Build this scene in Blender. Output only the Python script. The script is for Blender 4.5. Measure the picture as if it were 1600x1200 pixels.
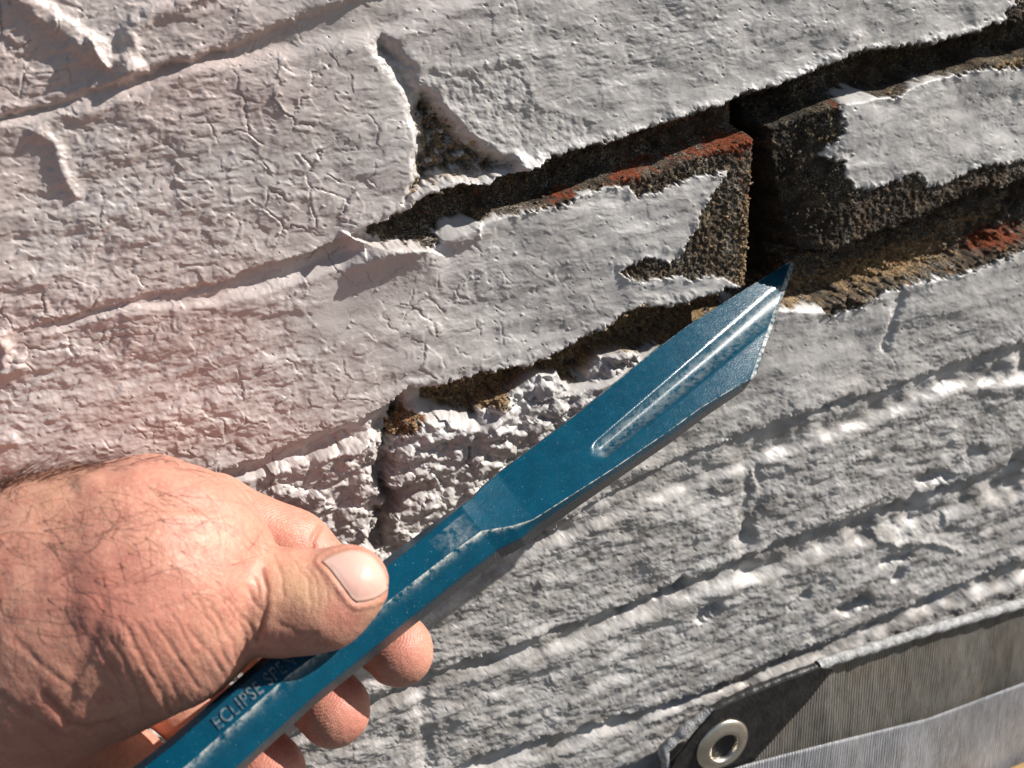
import bpy, math, random
import numpy as np
from mathutils import Vector, Matrix
from mathutils.bvhtree import BVHTree

S = bpy.context.scene
for _o in list(bpy.data.objects):
    bpy.data.objects.remove(_o)
COL = S.collection
rng = np.random.default_rng(7)
random.seed(7)

# ------------------------------------------------------------------ camera
F = 1400.0                                   # focal length in photo pixels
PITCH, YAW, ROLL = 0.4204, 0.3137, -0.1651
CAM = np.array([-206.64, -300.6, 1264.8]) / 1000.0
cp, sp, cy, sy = math.cos(PITCH), math.sin(PITCH), math.cos(YAW), math.sin(YAW)
FW = np.array([sy * cp, cy * cp, -sp])
RT = np.array([cy, -sy, 0.0])
UP = np.cross(RT, FW)
RT, UP = math.cos(ROLL) * RT + math.sin(ROLL) * UP, -math.sin(ROLL) * RT + math.cos(ROLL) * UP
cam_data = bpy.data.cameras.new('camera')
cam = bpy.data.objects.new('camera', cam_data)
COL.objects.link(cam)
M = Matrix.Identity(4)
for i in range(3):
    M[i][0], M[i][1], M[i][2], M[i][3] = RT[i], UP[i], -FW[i], CAM[i]
cam.matrix_world = M
cam_data.sensor_width = 36.0
cam_data.lens = 36.0 * F / 1600.0
cam_data.clip_start, cam_data.clip_end = 0.01, 200.0
cam_data.dof.use_dof = True
cam_data.dof.focus_distance = 0.315
cam_data.dof.aperture_fstop = 13.5
S.camera = cam

# ------------------------------------------------------------------ light
SUN_EL = math.radians(12.5)                  # how far the sun stands out of the wall's plane
SUN = np.array([0.85 * math.cos(SUN_EL), -math.sin(SUN_EL), 0.527 * math.cos(SUN_EL)])
SUN /= np.linalg.norm(SUN)
W = bpy.data.worlds.new('World')
S.world = W
W.use_nodes = True
wn = W.node_tree
bg = wn.nodes['Background']
sky = wn.nodes.new('ShaderNodeTexSky')
sky.sky_type = 'NISHITA'
sky.sun_disc = False
sky.sun_elevation = math.asin(SUN[2])
sky.sun_rotation = math.atan2(SUN[0], SUN[1])
wn.links.new(sky.outputs[0], bg.inputs[0])
bg.inputs[1].default_value = 0.05
sun_data = bpy.data.lights.new('sun', 'SUN')
sun_data.energy = 5.0
sun_data.angle = math.radians(0.5)
sun_data.color = (1.0, 0.95, 0.88)
sun = bpy.data.objects.new('sun', sun_data)
sun.location = (2, -2, 3)
sun.rotation_euler = Vector(SUN.tolist()).to_track_quat('Z', 'Y').to_euler()
COL.objects.link(sun)
S.view_settings.view_transform = 'Standard'
S.view_settings.look = 'None'
S.view_settings.gamma = 1.0
S.view_settings.use_curve_mapping = False
S.view_settings.exposure = 0.45

# ------------------------------------------------------------------ helpers
def ray(px, py):
    px, py = np.asarray(px, float), np.asarray(py, float)
    return ((px - 800) / F)[..., None] * RT + ((600 - py) / F)[..., None] * UP + FW

def at_depth(px, py, z_mm):                  # world point seen at a photo pixel, z_mm in front of the camera
    return CAM + ray(px, py) * (np.asarray(z_mm, float) / 1000.0)[..., None]

def on_wall(px, py, out_mm=0.0):             # world point on the plane out_mm in front of the wall face
    d = ray(px, py)
    t = (-np.asarray(out_mm, float) / 1000.0 - CAM[1]) / d[..., 1]
    return CAM + d * t[..., None]

def to_px(P):
    Q = np.asarray(P) - CAM
    z = Q @ FW
    return 800 + F * (Q @ RT) / z, 600 - F * (Q @ UP) / z, z * 1000

def tag(o, label, cat, group=None):
    o['label'] = label
    o['category'] = cat
    if group:
        o['group'] = group
    return o

def empty(name, loc):
    o = bpy.data.objects.new(name, None)
    o.location = loc
    o.empty_display_size = 0.02
    COL.objects.link(o)
    return o

def mesh_obj(name, V, faces, mat, parent=None, smooth=True, attrs=None, normals=None):
    """faces: (n,4) or (n,3) int array, or a list of lists."""
    me = bpy.data.meshes.new(name)
    V = np.ascontiguousarray(V, dtype=np.float32)
    if isinstance(faces, np.ndarray):
        k = faces.shape[1]
        me.vertices.add(len(V))
        me.vertices.foreach_set('co', V.ravel())
        me.loops.add(faces.size)
        me.loops.foreach_set('vertex_index', faces.astype(np.int32).ravel())
        me.polygons.add(len(faces))
        me.polygons.foreach_set('loop_start', np.arange(0, faces.size, k, dtype=np.int32))
        me.polygons.foreach_set('loop_total', np.full(len(faces), k, dtype=np.int32))
        me.update(calc_edges=True)
        me.validate()
    else:
        me.from_pydata(V.tolist(), [], faces)
        me.update()
    if attrs:
        for an, arr in attrs.items():
            a = me.color_attributes.new(an, 'FLOAT_COLOR', 'POINT')
            a.data.foreach_set('color', np.ascontiguousarray(arr, dtype=np.float32).ravel())
    me.polygons.foreach_set('use_smooth', np.full(len(me.polygons), smooth, dtype=bool))
    if normals is not None:
        me.normals_split_custom_set_from_vertices(normals.tolist())
    me.materials.append(mat)
    o = bpy.data.objects.new(name, me)
    COL.objects.link(o)
    if parent is not None:
        o.parent = parent
        o.matrix_parent_inverse = Matrix.Translation(-Vector(parent.location))
    return o

# ---- numpy noise
def _hash(ix, iy, seed):
    h = (ix.astype(np.int64) * 374761393 + iy.astype(np.int64) * 668265263 + seed * 1442695041) & 0xFFFFFFFF
    h = ((h ^ (h >> 13)) * 1274126177) & 0xFFFFFFFF
    return (h ^ (h >> 16)) & 0xFFFFFFFF

_GA = np.array([[math.cos(a), math.sin(a)] for a in np.linspace(0, 2 * math.pi, 256, endpoint=False)], dtype=np.float32)
def gnoise(x, y, seed=0):                    # gradient noise, about -1..1
    ix, iy = np.floor(x), np.floor(y)
    fx, fy = (x - ix).astype(np.float32), (y - iy).astype(np.float32)
    ix, iy = ix.astype(np.int64), iy.astype(np.int64)
    ux, uy = fx * fx * fx * (fx * (fx * 6 - 15) + 10), fy * fy * fy * (fy * (fy * 6 - 15) + 10)
    def g(dx, dy):
        G = _GA[_hash(ix + dx, iy + dy, seed) & 255]
        return G[..., 0] * (fx - dx) + G[..., 1] * (fy - dy)
    a = g(0, 0); b = g(1, 0); c = g(0, 1); d = g(1, 1)
    return 1.5 * ((a + (b - a) * ux) + ((c + (d - c) * ux) - (a + (b - a) * ux)) * uy)

def fbm(x, y, octv, seed=0, gain=0.5):
    s = 0; a = 1.0
    for k in range(octv):
        s = s + a * gnoise(x * 2 ** k + 13.7 * k, y * 2 ** k + 7.1 * k, seed + k)
        a *= gain
    return s

def voronoi(x, y, seed=0):                   # F1, F2, id of the nearest cell
    ix, iy = np.floor(x).astype(np.int64), np.floor(y).astype(np.int64)
    f1 = np.full(x.shape, 9.0, np.float32); f2 = f1.copy(); cid = np.zeros(x.shape, np.int64)
    for dx in (-1, 0, 1):
        for dy in (-1, 0, 1):
            h = _hash(ix + dx, iy + dy, seed)
            d = np.hypot(ix + dx + (h & 1023) / 1023.0 - x, iy + dy + ((h >> 10) & 1023) / 1023.0 - y).astype(np.float32)
            nearer = d < f1
            f2 = np.where(nearer, f1, np.minimum(f2, d))
            cid = np.where(nearer, h, cid)
            f1 = np.where(nearer, d, f1)
    return f1, f2, cid

def sm(t):
    t = np.clip(t, 0, 1)
    return t * t * (3 - 2 * t)

def line_dist(X, Y, pts):
    """distance in pixels to a polyline and the signed side of the nearest segment"""
    best = np.full(X.shape, 1e9)
    for (x0, y0), (x1, y1) in zip(pts[:-1], pts[1:]):
        dx, dy = x1 - x0, y1 - y0
        t = np.clip(((X - x0) * dx + (Y - y0) * dy) / (dx * dx + dy * dy + 1e-9), 0, 1)
        best = np.minimum(best, np.hypot(X - x0 - t * dx, Y - y0 - t * dy))
    return best

def poly_sd(X, Y, pts):
    """signed distance to a closed polygon, positive inside"""
    d = line_dist(X, Y, list(pts) + [pts[0]])
    ins = np.zeros(X.shape, bool)
    n = len(pts)
    for i in range(n):
        (x0, y0), (x1, y1) = pts[i], pts[(i + 1) % n]
        if y0 == y1:
            continue
        c = ((y0 > Y) != (y1 > Y)) & (X < (x1 - x0) * (Y - y0) / (y1 - y0) + x0)
        ins ^= c
    return np.where(ins, d, -d)

# ---- material helpers
def new_mat(name):
    m = bpy.data.materials.new(name)
    m.use_nodes = True
    nt = m.node_tree
    return m, nt, nt.nodes['Principled BSDF']

def nd(nt, kind, **kw):
    n = nt.nodes.new('ShaderNode' + kind)
    for k, v in kw.items():
        if k.startswith('i_'):
            n.inputs[k[2:].replace('_', ' ')].default_value = v
        else:
            setattr(n, k, v)
    return n

def mixc(nt, fac, a, b, blend='MIX'):
    n = nt.nodes.new('ShaderNodeMix')
    n.data_type = 'RGBA'
    n.blend_type = blend
    for sock, v in ((n.inputs[0], fac), (n.inputs[6], a), (n.inputs[7], b)):
        if hasattr(v, 'is_linked'):
            nt.links.new(v, sock)
        elif isinstance(v, (int, float)):
            sock.default_value = v
        else:
            sock.default_value = (*v, 1.0)
    return n.outputs[2]

def math_n(nt, op, a, b=None, clamp=False):
    n = nt.nodes.new('ShaderNodeMath')
    n.operation = op
    n.use_clamp = clamp
    for sock, v in zip(n.inputs, (a, b)):
        if v is None:
            continue
        if hasattr(v, 'is_linked'):
            nt.links.new(v, sock)
        else:
            sock.default_value = v
    return n.outputs[0]

def remap(nt, v, a, b, c=0.0, d=1.0):
    n = nt.nodes.new('ShaderNodeMapRange')
    nt.links.new(v, n.inputs[0])
    for i, q in enumerate((a, b, c, d)):
        n.inputs[1 + i].default_value = q
    return n.outputs[0]

def coords(nt, scale=(1, 1, 1)):
    tc = nt.nodes.new('ShaderNodeTexCoord')
    mp = nt.nodes.new('ShaderNodeMapping')
    mp.inputs['Scale'].default_value = scale
    nt.links.new(tc.outputs['Object'], mp.inputs[0])
    return mp.outputs[0]

def noise(nt, vec, scale, detail=4.0, rough=0.55):
    n = nd(nt, 'TexNoise')
    n.inputs['Scale'].default_value = scale
    n.inputs['Detail'].default_value = detail
    n.inputs['Roughness'].default_value = rough
    nt.links.new(vec, n.inputs['Vector'])
    return n.outputs['Fac']

def bump(nt, height, strength, dist, prev=None):
    b = nd(nt, 'Bump')
    b.inputs['Strength'].default_value = strength
    b.inputs['Distance'].default_value = dist
    nt.links.new(height, b.inputs['Height'])
    if prev is not None:
        nt.links.new(prev, b.inputs['Normal'])
    return b.outputs[0]

# ------------------------------------------------------------------ materials
def wall_material():
    m, nt, p = new_mat('painted_masonry')
    at = nd(nt, 'Attribute', attribute_name='mask')
    sep = nd(nt, 'SeparateColor')
    nt.links.new(at.outputs['Color'], sep.inputs[0])
    bare, red, sand, dirt_shade = sep.outputs[0], sep.outputs[1], sep.outputs[2], at.outputs['Alpha']
    v = coords(nt)
    va = coords(nt, (1, 1, 2.6))
    nb = noise(nt, v, 22, 3)
    nf = noise(nt, va, 420, 4)
    paint = mixc(nt, remap(nt, nb, 0.35, 0.65), (0.52, 0.495, 0.48), (0.61, 0.59, 0.575))
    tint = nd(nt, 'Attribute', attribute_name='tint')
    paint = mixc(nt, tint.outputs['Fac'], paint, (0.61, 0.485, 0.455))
    paint = mixc(nt, remap(nt, nf, 0.52, 0.85, 0, 0.35), paint, (0.72, 0.70, 0.68))
    paint = mixc(nt, remap(nt, noise(nt, va, 900, 3), 0.62, 0.72, 0, 0.35), paint, (0.30, 0.27, 0.25))
    paint = mixc(nt, dirt_shade, paint, (0.19, 0.17, 0.15))
    # bare brick and mortar: black grime peppered with pale grains
    g1 = noise(nt, v, 1150, 3, 0.75)
    g2 = noise(nt, v, 260, 4, 0.6)
    g3 = noise(nt, v, 70, 3)
    dark = mixc(nt, remap(nt, g2, 0.4, 0.62), (0.042, 0.035, 0.029), (0.115, 0.092, 0.07))
    grains = math_n(nt, 'MULTIPLY', remap(nt, g1, 0.52, 0.575), remap(nt, g3, 0.42, 0.60, 0.03, 1.0))
    gcol = mixc(nt, remap(nt, noise(nt, v, 95, 3), 0.42, 0.58), (0.50, 0.47, 0.42), (0.50, 0.39, 0.24))
    dark = mixc(nt, remap(nt, noise(nt, v, 45, 4), 0.45, 0.65, 0, 0.8), dark, (0.10, 0.065, 0.045))
    dark = mixc(nt, remap(nt, noise(nt, v, 150, 4, 0.65), 0.54, 0.70, 0, 0.6), dark, (0.25, 0.215, 0.175))
    dark = mixc(nt, grains, dark, gcol)
    sandc = mixc(nt, remap(nt, g1, 0.40, 0.62), (0.17, 0.10, 0.045), (0.60, 0.43, 0.24))
    redc = mixc(nt, remap(nt, g1, 0.42, 0.6), (0.11, 0.035, 0.02), (0.38, 0.095, 0.04))
    brk = mixc(nt, sand, dark, sandc)
    brk = mixc(nt, red, brk, redc)
    brk = mixc(nt, math_n(nt, 'MULTIPLY', dirt_shade, 0.85), brk, (0.022, 0.019, 0.016))
    nt.links.new(mixc(nt, bare, paint, brk), p.inputs['Base Color'])
    nt.links.new(remap(nt, bare, 0, 1, 0.43, 0.95), p.inputs['Roughness'])
    nt.links.new(remap(nt, bare, 0, 1, 0.5, 0.15), p.inputs['Specular IOR Level'])
    b1 = bump(nt, noise(nt, va, 650, 5, 0.6), 0.22, 0.0005)
    b2 = nd(nt, 'Bump')
    b2.inputs['Distance'].default_value = 0.0012
    nt.links.new(bare, b2.inputs['Strength'])
    nt.links.new(noise(nt, v, 1100, 4, 0.75), b2.inputs['Height'])
    nt.links.new(b1, b2.inputs['Normal'])
    nt.links.new(b2.outputs[0], p.inputs['Normal'])
    return m

def crumb_material():
    m, nt, p = new_mat('mortar_crumbs')
    oi = nd(nt, 'Attribute', attribute_name='mask')
    v = coords(nt)
    g = noise(nt, v, 900, 3)
    c = mixc(nt, remap(nt, g, 0.4, 0.6), (0.20, 0.13, 0.07), (0.50, 0.37, 0.21))
    c = mixc(nt, oi.outputs['Fac'], (0.07, 0.055, 0.04), c)
    nt.links.new(c, p.inputs['Base Color'])
    p.inputs['Roughness'].default_value = 0.95
    return m

def steel_paint():
    m, nt, p = new_mat('blue_hammered_paint')
    at = nd(nt, 'Attribute', attribute_name='wear_sheen')
    v = coords(nt)
    n1 = noise(nt, v, 130, 4)
    n2 = noise(nt, v, 1900, 2, 0.6)
    n3 = noise(nt, v, 420, 5, 0.7)
    base = mixc(nt, remap(nt, n1, 0.35, 0.65), (0.0010, 0.047, 0.086), (0.0018, 0.060, 0.106))
    base = mixc(nt, remap(nt, n3, 0.62, 0.82, 0, 0.30), base, (0.10, 0.22, 0.29))
    base = mixc(nt, remap(nt, n2, 0.69, 0.76, 0, 0.6), base, (0.35, 0.47, 0.52))
    wsep = nd(nt, 'SeparateColor')
    nt.links.new(at.outputs['Color'], wsep.inputs[0])
    edge = math_n(nt, 'POWER', wsep.outputs[0], 9.0)
    edge = math_n(nt, 'MULTIPLY', edge, 2.2, True)
    wear_sheen = math_n(nt, 'MULTIPLY', math_n(nt, 'MAXIMUM', edge, math_n(nt, 'MULTIPLY', wsep.outputs[1], 0.5)), remap(nt, n3, 0.40, 0.60), True)
    base = mixc(nt, remap(nt, math_n(nt, 'ADD', wsep.outputs[2], math_n(nt, 'MULTIPLY', n3, 0.2)), 0.28, 0.45), base, (0.055, 0.057, 0.062))
    col = mixc(nt, wear_sheen, base, (0.62, 0.63, 0.58))
    nt.links.new(col, p.inputs['Base Color'])
    nt.links.new(math_n(nt, 'ADD', remap(nt, n3, 0.3, 0.7, 0.18, 0.30), math_n(nt, 'MULTIPLY', wsep.outputs[1], 0.28)), p.inputs['Roughness'])
    p.inputs['Specular IOR Level'].default_value = 0.26
    nt.links.new(bump(nt, n2, 0.22, 0.0002, bump(nt, noise(nt, v, 1100, 3), 0.2, 0.0003)), p.inputs['Normal'])
    return m

def skin_material():
    m, nt, p = new_mat('skin')
    at = nd(nt, 'Attribute', attribute_name='skin')
    sep = nd(nt, 'SeparateColor')
    nt.links.new(at.outputs['Color'], sep.inputs[0])
    red, yel, pad, crease = sep.outputs[0], sep.outputs[1], sep.outputs[2], at.outputs['Alpha']
    v = coords(nt)
    n1 = noise(nt, v, 60, 4)
    n2 = noise(nt, v, 190, 5, 0.65)
    n3 = noise(nt, v, 900, 3)
    c = mixc(nt, remap(nt, n1, 0.35, 0.65), (0.565, 0.262, 0.184), (0.62, 0.308, 0.222))
    c = mixc(nt, remap(nt, n2, 0.42, 0.66, 0, 0.7), c, (0.49, 0.19, 0.145))
    c = mixc(nt, remap(nt, n3, 0.48, 0.72, 0, 0.45), c, (0.72, 0.47, 0.36))
    c = mixc(nt, math_n(nt, 'MULTIPLY', yel, 0.6), c, (0.68, 0.45, 0.26))
    c = mixc(nt, red, c, (0.60, 0.22, 0.17))
    c = mixc(nt, crease, c, (0.30, 0.11, 0.075))
    nt.links.new(c, p.inputs['Base Color'])
    p.inputs['Subsurface Weight'].default_value = 0.22
    p.inputs['Subsurface Radius'].default_value = (1.0, 0.35, 0.2)
    p.inputs['Subsurface Scale'].default_value = 0.0022
    nt.links.new(remap(nt, n2, 0.3, 0.7, 0.38, 0.54), p.inputs['Roughness'])
    p.inputs['Specular IOR Level'].default_value = 0.45
    vo = nd(nt, 'TexVoronoi', feature='DISTANCE_TO_EDGE')
    vo.inputs['Scale'].default_value = 1150
    nt.links.new(v, vo.inputs['Vector'])
    b = bump(nt, remap(nt, vo.outputs['Distance'], 0.0, 0.25), 0.28, 0.0002)
    b = bump(nt, noise(nt, v, 1700, 3, 0.6), 0.25, 0.0003, b)
    wv = nd(nt, 'TexWave', wave_type='RINGS', rings_direction='SPHERICAL')
    wv.inputs['Scale'].default_value = 310
    wv.inputs['Distortion'].default_value = 6.0
    wv.inputs['Detail'].default_value = 1.0
    wv.inputs['Detail Scale'].default_value = 0.35
    pc = nd(nt, 'Attribute', attribute_name='padpos')
    nt.links.new(pc.outputs['Vector'], wv.inputs['Vector'])
    b3 = nd(nt, 'Bump')
    b3.inputs['Distance'].default_value = 0.00035
    nt.links.new(math_n(nt, 'MULTIPLY', pad, 0.2), b3.inputs['Strength'])
    nt.links.new(wv.outputs['Fac'], b3.inputs['Height'])
    nt.links.new(b, b3.inputs['Normal'])
    nt.links.new(b3.outputs[0], p.inputs['Normal'])
    return m

def plain_mat(name, rgb, rough=0.6, spec=0.4, metal=0.0, vary=0.25, scale=300, bmp=0.2, dist=0.0004, sss=0.0):
    m, nt, p = new_mat(name)
    v = coords(nt)
    n = noise(nt, v, scale, 4)
    lo, hi = [c * (1 - vary) for c in rgb], [min(1, c * (1 + vary)) for c in rgb]
    nt.links.new(mixc(nt, remap(nt, n, 0.3, 0.7), lo, hi), p.inputs['Base Color'])
    p.inputs['Roughness'].default_value = rough
    p.inputs['Metallic'].default_value = metal
    p.inputs['Specular IOR Level'].default_value = spec
    p.inputs['Subsurface Weight'].default_value = sss
    p.inputs['Subsurface Radius'].default_value = (1, 0.4, 0.25)
    p.inputs['Subsurface Scale'].default_value = 0.0015
    nt.links.new(bump(nt, noise(nt, v, scale * 3, 3), bmp, dist), p.inputs['Normal'])
    return m

def nail_material():
    m, nt, p = new_mat('nail')
    at = nd(nt, 'Attribute', attribute_name='nail')
    sep = nd(nt, 'SeparateColor')
    nt.links.new(at.outputs['Color'], sep.inputs[0])
    c = mixc(nt, sep.outputs[0], (0.70, 0.43, 0.36), (0.74, 0.62, 0.48))
    c = mixc(nt, sep.outputs[1], c, (0.66, 0.48, 0.42))
    c = mixc(nt, sep.outputs[2], c, (0.36, 0.21, 0.13))
    nt.links.new(c, p.inputs['Base Color'])
    p.inputs['Roughness'].default_value = 0.40
    p.inputs['Specular IOR Level'].default_value = 0.4
    p.inputs['Subsurface Weight'].default_value = 0.2
    p.inputs['Subsurface Radius'].default_value = (1, 0.4, 0.25)
    p.inputs['Subsurface Scale'].default_value = 0.0015
    nt.links.new(bump(nt, noise(nt, coords(nt, (0.3, 1, 1.6)), 900, 3), 0.12, 0.0002), p.inputs['Normal'])
    return m

def tarp_material(name, a, b, rough, metal):
    m, nt, p = new_mat(name)
    uv = nd(nt, 'Attribute', attribute_name='weave')
    mp = nd(nt, 'Mapping')
    nt.links.new(uv.outputs['Vector'], mp.inputs[0])
    mp.inputs['Scale'].default_value = (1.0, 0.16, 1.0)
    n1 = noise(nt, mp.outputs[0], 420, 5, 0.75)
    mp2 = nd(nt, 'Mapping')
    nt.links.new(uv.outputs['Vector'], mp2.inputs[0])
    mp2.inputs['Scale'].default_value = (1.0, 0.3, 1.0)
    n2 = noise(nt, mp2.outputs[0], 30, 4)
    wv = nd(nt, 'TexWave', wave_type='BANDS', bands_direction='X')
    wv.inputs['Scale'].default_value = 190
    wv.inputs['Distortion'].default_value = 1.2
    wv.inputs['Detail'].default_value = 2
    nt.links.new(uv.outputs['Vector'], wv.inputs['Vector'])
    c = mixc(nt, remap(nt, n2, 0.35, 0.65), a, b)
    c = mixc(nt, remap(nt, n1, 0.40, 0.66, 0, 0.65), c, [x * 0.35 for x in a])
    c = mixc(nt, remap(nt, noise(nt, uv.outputs['Vector'], 26, 3), 0.52, 0.74, 0, 0.35), c, (0.22, 0.16, 0.10))
    nt.links.new(c, p.inputs['Base Color'])
    p.inputs['Roughness'].default_value = rough
    p.inputs['Metallic'].default_value = metal
    nt.links.new(bump(nt, n1, 0.35, 0.0010, bump(nt, wv.outputs['Fac'], 0.6, 0.0008)), p.inputs['Normal'])
    return m

M_WALL = wall_material()
M_CRUMB = crumb_material()
M_STEEL = steel_paint()
M_SKIN = skin_material()
M_NAIL = nail_material()
M_HAIR = plain_mat('hair', (0.075, 0.022, 0.010), 0.45, 0.4, vary=0.4)
M_TARP = tarp_material('tarp_weave', (0.19, 0.175, 0.155), (0.31, 0.29, 0.26), 0.45, 0.1)
M_TARP2 = tarp_material('tarp_silver_weave', (0.42, 0.43, 0.46), (0.60, 0.61, 0.65), 0.42, 0.25)
M_HEM = plain_mat('silver_hem', (0.40, 0.40, 0.40), 0.55, 0.4, 0.0, 0.45, 330, 0.7, 0.0012)
M_BLACK = plain_mat('black_vinyl', (0.026, 0.025, 0.025), 0.42, 0.45, vary=0.5, scale=160, bmp=0.5, dist=0.0008)
M_ZINC = plain_mat('eyelet_metal', (0.82, 0.76, 0.66), 0.36, 0.5, 1.0, 0.12, 200, 0.1)
M_WOOD = plain_mat('tan_wood', (0.42, 0.26, 0.11), 0.7, 0.3, vary=0.3, scale=120, bmp=0.3)
M_GROUND = plain_mat('paving', (0.10, 0.095, 0.085), 0.9, 0.2, vary=0.2, scale=6, bmp=0.3, dist=0.003)

# ------------------------------------------------------------------ ground
gv = np.array([[-60, -60, 0], [60, -60, 0], [60, 60, 0], [-60, 60, 0]], float)
g = mesh_obj('ground', gv, [[0, 1, 2, 3]], M_GROUND, smooth=False)
g['kind'] = 'structure'

# ------------------------------------------------------------------ the wall: relief sampled on the wall face
STEP = 1.65
xs = np.concatenate([np.arange(-420, -36, 9.0), np.arange(-36, 1637, STEP), np.arange(1640, 2420, 10.0)])
ys = np.concatenate([np.arange(-420, -36, 9.0), np.arange(-36, 1237, STEP), np.arange(1240, 1700, 10.0)])
X, Y = np.meshgrid(xs, ys)
P0 = on_wall(X, Y)
U, V = P0[..., 0] * 1000.0, (P0[..., 2] - 1.2) * 1000.0      # millimetres along and up the wall
SH = X.shape
PXMM = F / ((P0 - CAM) @ FW * 1000.0)                         # photo pixels per millimetre

def interp(pts, x=None):
    a = np.array(pts, float)
    x = X if x is None else x
    y = np.interp(x, a[:, 0], a[:, 1])
    sl = (a[1, 1] - a[0, 1]) / (a[1, 0] - a[0, 0])
    sr = (a[-1, 1] - a[-2, 1]) / (a[-1, 0] - a[-2, 0])
    y = np.where(x < a[0, 0], a[0, 1] + sl * (x - a[0, 0]), y)
    return np.where(x > a[-1, 0], a[-1, 1] + sr * (x - a[-1, 0]), y)

w1 = fbm(U / 7, V / 7, 4, 11)
w2 = fbm(U / 7, V / 7, 4, 31)
wf1 = fbm(U / 2.0, V / 2.0, 3, 51)
wf2 = fbm(U / 2.0, V / 2.0, 3, 71)
XW = X + 5 * w1 + 1.6 * wf1                                   # ragged edges
YW = Y + 5 * w2 + 1.6 * wf2
wl1 = fbm(U / 22, V / 22, 2, 35)
YS = Y + 6 * wl1                                              # slow wander for the slopes of the joints

# (upper brick's lower arris, lower brick's upper arris, depth mm by x, px width of the top and bottom slope)
JOINTS = {
 1: dict(up=[(-500, 330), (0, 176), (120, 150), (200, 118), (285, 90), (356, 68), (470, 20), (600, -25), (1000, -150), (1600, -330)],
         lo=[(-500, 352), (0, 197), (142, 174), (217, 148), (311, 111), (390, 101), (499, 77), (562, 70), (612, 64), (660, 40), (745, 5), (900, -60), (1600, -270)],
         dep=[(0, 3.4), (200, 4.2), (420, 3.6), (560, 3.4), (700, 3.0)], wu=12, wl=34, wf=1.1),
 2: dict(up=[(-500, 690), (0, 520), (214, 462), (341, 440), (420, 412), (480, 395), (540, 368), (587, 349), (640, 325), (670, 303), (719, 288), (762, 286), (806, 268), (841, 260), (885, 240),
             (981, 214), (1047, 192), (1112, 171), (1156, 151), (1175, 146), (1233, 129), (1292, 104), (1342, 85), (1404, 75), (1446, 73), (1487, 62), (1521, 52), (1567, 37), (1600, 30), (2100, -130)],
         lo=[(-500, 706), (0, 536), (214, 480), (341, 474), (450, 441), (525, 418), (575, 402), (600, 394), (690, 378), (760, 348), (832, 325), (872, 315), (955, 284), (1090, 245), (1178, 217),
             (1240, 192), (1300, 165), (1400, 146), (1458, 121), (1542, 100), (1600, 88), (2100, -70)],
         dep=[(0, 0.8), (214, 2.0), (350, 4.0), (520, 5), (590, 7), (700, 10), (830, 14), (1178, 15), (1600, 14)], wu=5, wl=26, wf=0.6),
 3: dict(up=[(-500, 1010), (300, 752), (400, 716), (450, 690), (551, 656), (600, 634), (639, 604), (691, 603), (747, 586), (831, 572), (897, 539), (953, 507), (1000, 478), (1047, 481), (1136, 452),
             (1165, 446), (1229, 390), (1267, 394), (1304, 392), (1342, 375), (1379, 360), (1425, 346), (1508, 304), (1600, 280), (2100, 130)],
         lo=[(-500, 1026), (300, 770), (400, 742), (500, 712), (600, 690), (662, 655), (752, 672), (800, 650), (841, 632), (900, 620), (1014, 575), (1100, 525), (1221, 483), (1296, 486),
             (1383, 454), (1467, 433), (1529, 415), (1600, 385), (2100, 230)],
         dep=[(300, 2), (420, 4), (600, 6), (690, 12), (850, 16), (1160, 19), (1240, 18), (1330, 13), (1600, 11)], wu=4, wl=34, wf=0.5),
 4: dict(up=[(-500, 1420), (600, 978), (800, 858), (900, 800), (1000, 744), (1137, 685), (1271, 637), (1317, 629), (1458, 580), (1600, 530), (2100, 350)],
         lo=[(-500, 1440), (600, 1002), (800, 886), (900, 836), (1000, 794), (1179, 732), (1308, 682), (1417, 644), (1483, 612), (1600, 600), (2100, 430)],
         dep=[(600, 3), (900, 3.5), (1200, 3.2), (1400, 4), (1600, 4)], wu=6, wl=20),
 5: dict(up=[(-500, 1560), (500, 1125), (681, 1048), (800, 1008), (950, 955), (1071, 908), (1246, 833), (1492, 754), (1600, 718), (2100, 555)],
         lo=[(-500, 1590), (500, 1152), (681, 1078), (800, 1040), (950, 990), (1104, 930), (1200, 902), (1304, 866), (1440, 822), (1600, 778), (2100, 620)],
         dep=[(500, 3.5), (800, 4), (1000, 3.5), (1250, 5), (1600, 5)], wu=5, wl=22),
 6: dict(up=[(-500, 1720), (725, 1190), (937, 1126), (1112, 1076), (1237, 1018), (1275, 1010), (1450, 930), (1569, 882), (1600, 872), (2100, 690)],
         lo=[(-500, 1745), (725, 1216), (950, 1150), (1087, 1100), (1206, 1054), (1287, 1030), (1450, 958), (1600, 906), (2100, 730)],
         dep=[(700, 4), (1000, 4.5), (1600, 6)], wu=5, wl=16),
}
H = np.zeros(SH)
joint_mask = np.zeros(SH)
mid = {}
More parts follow.
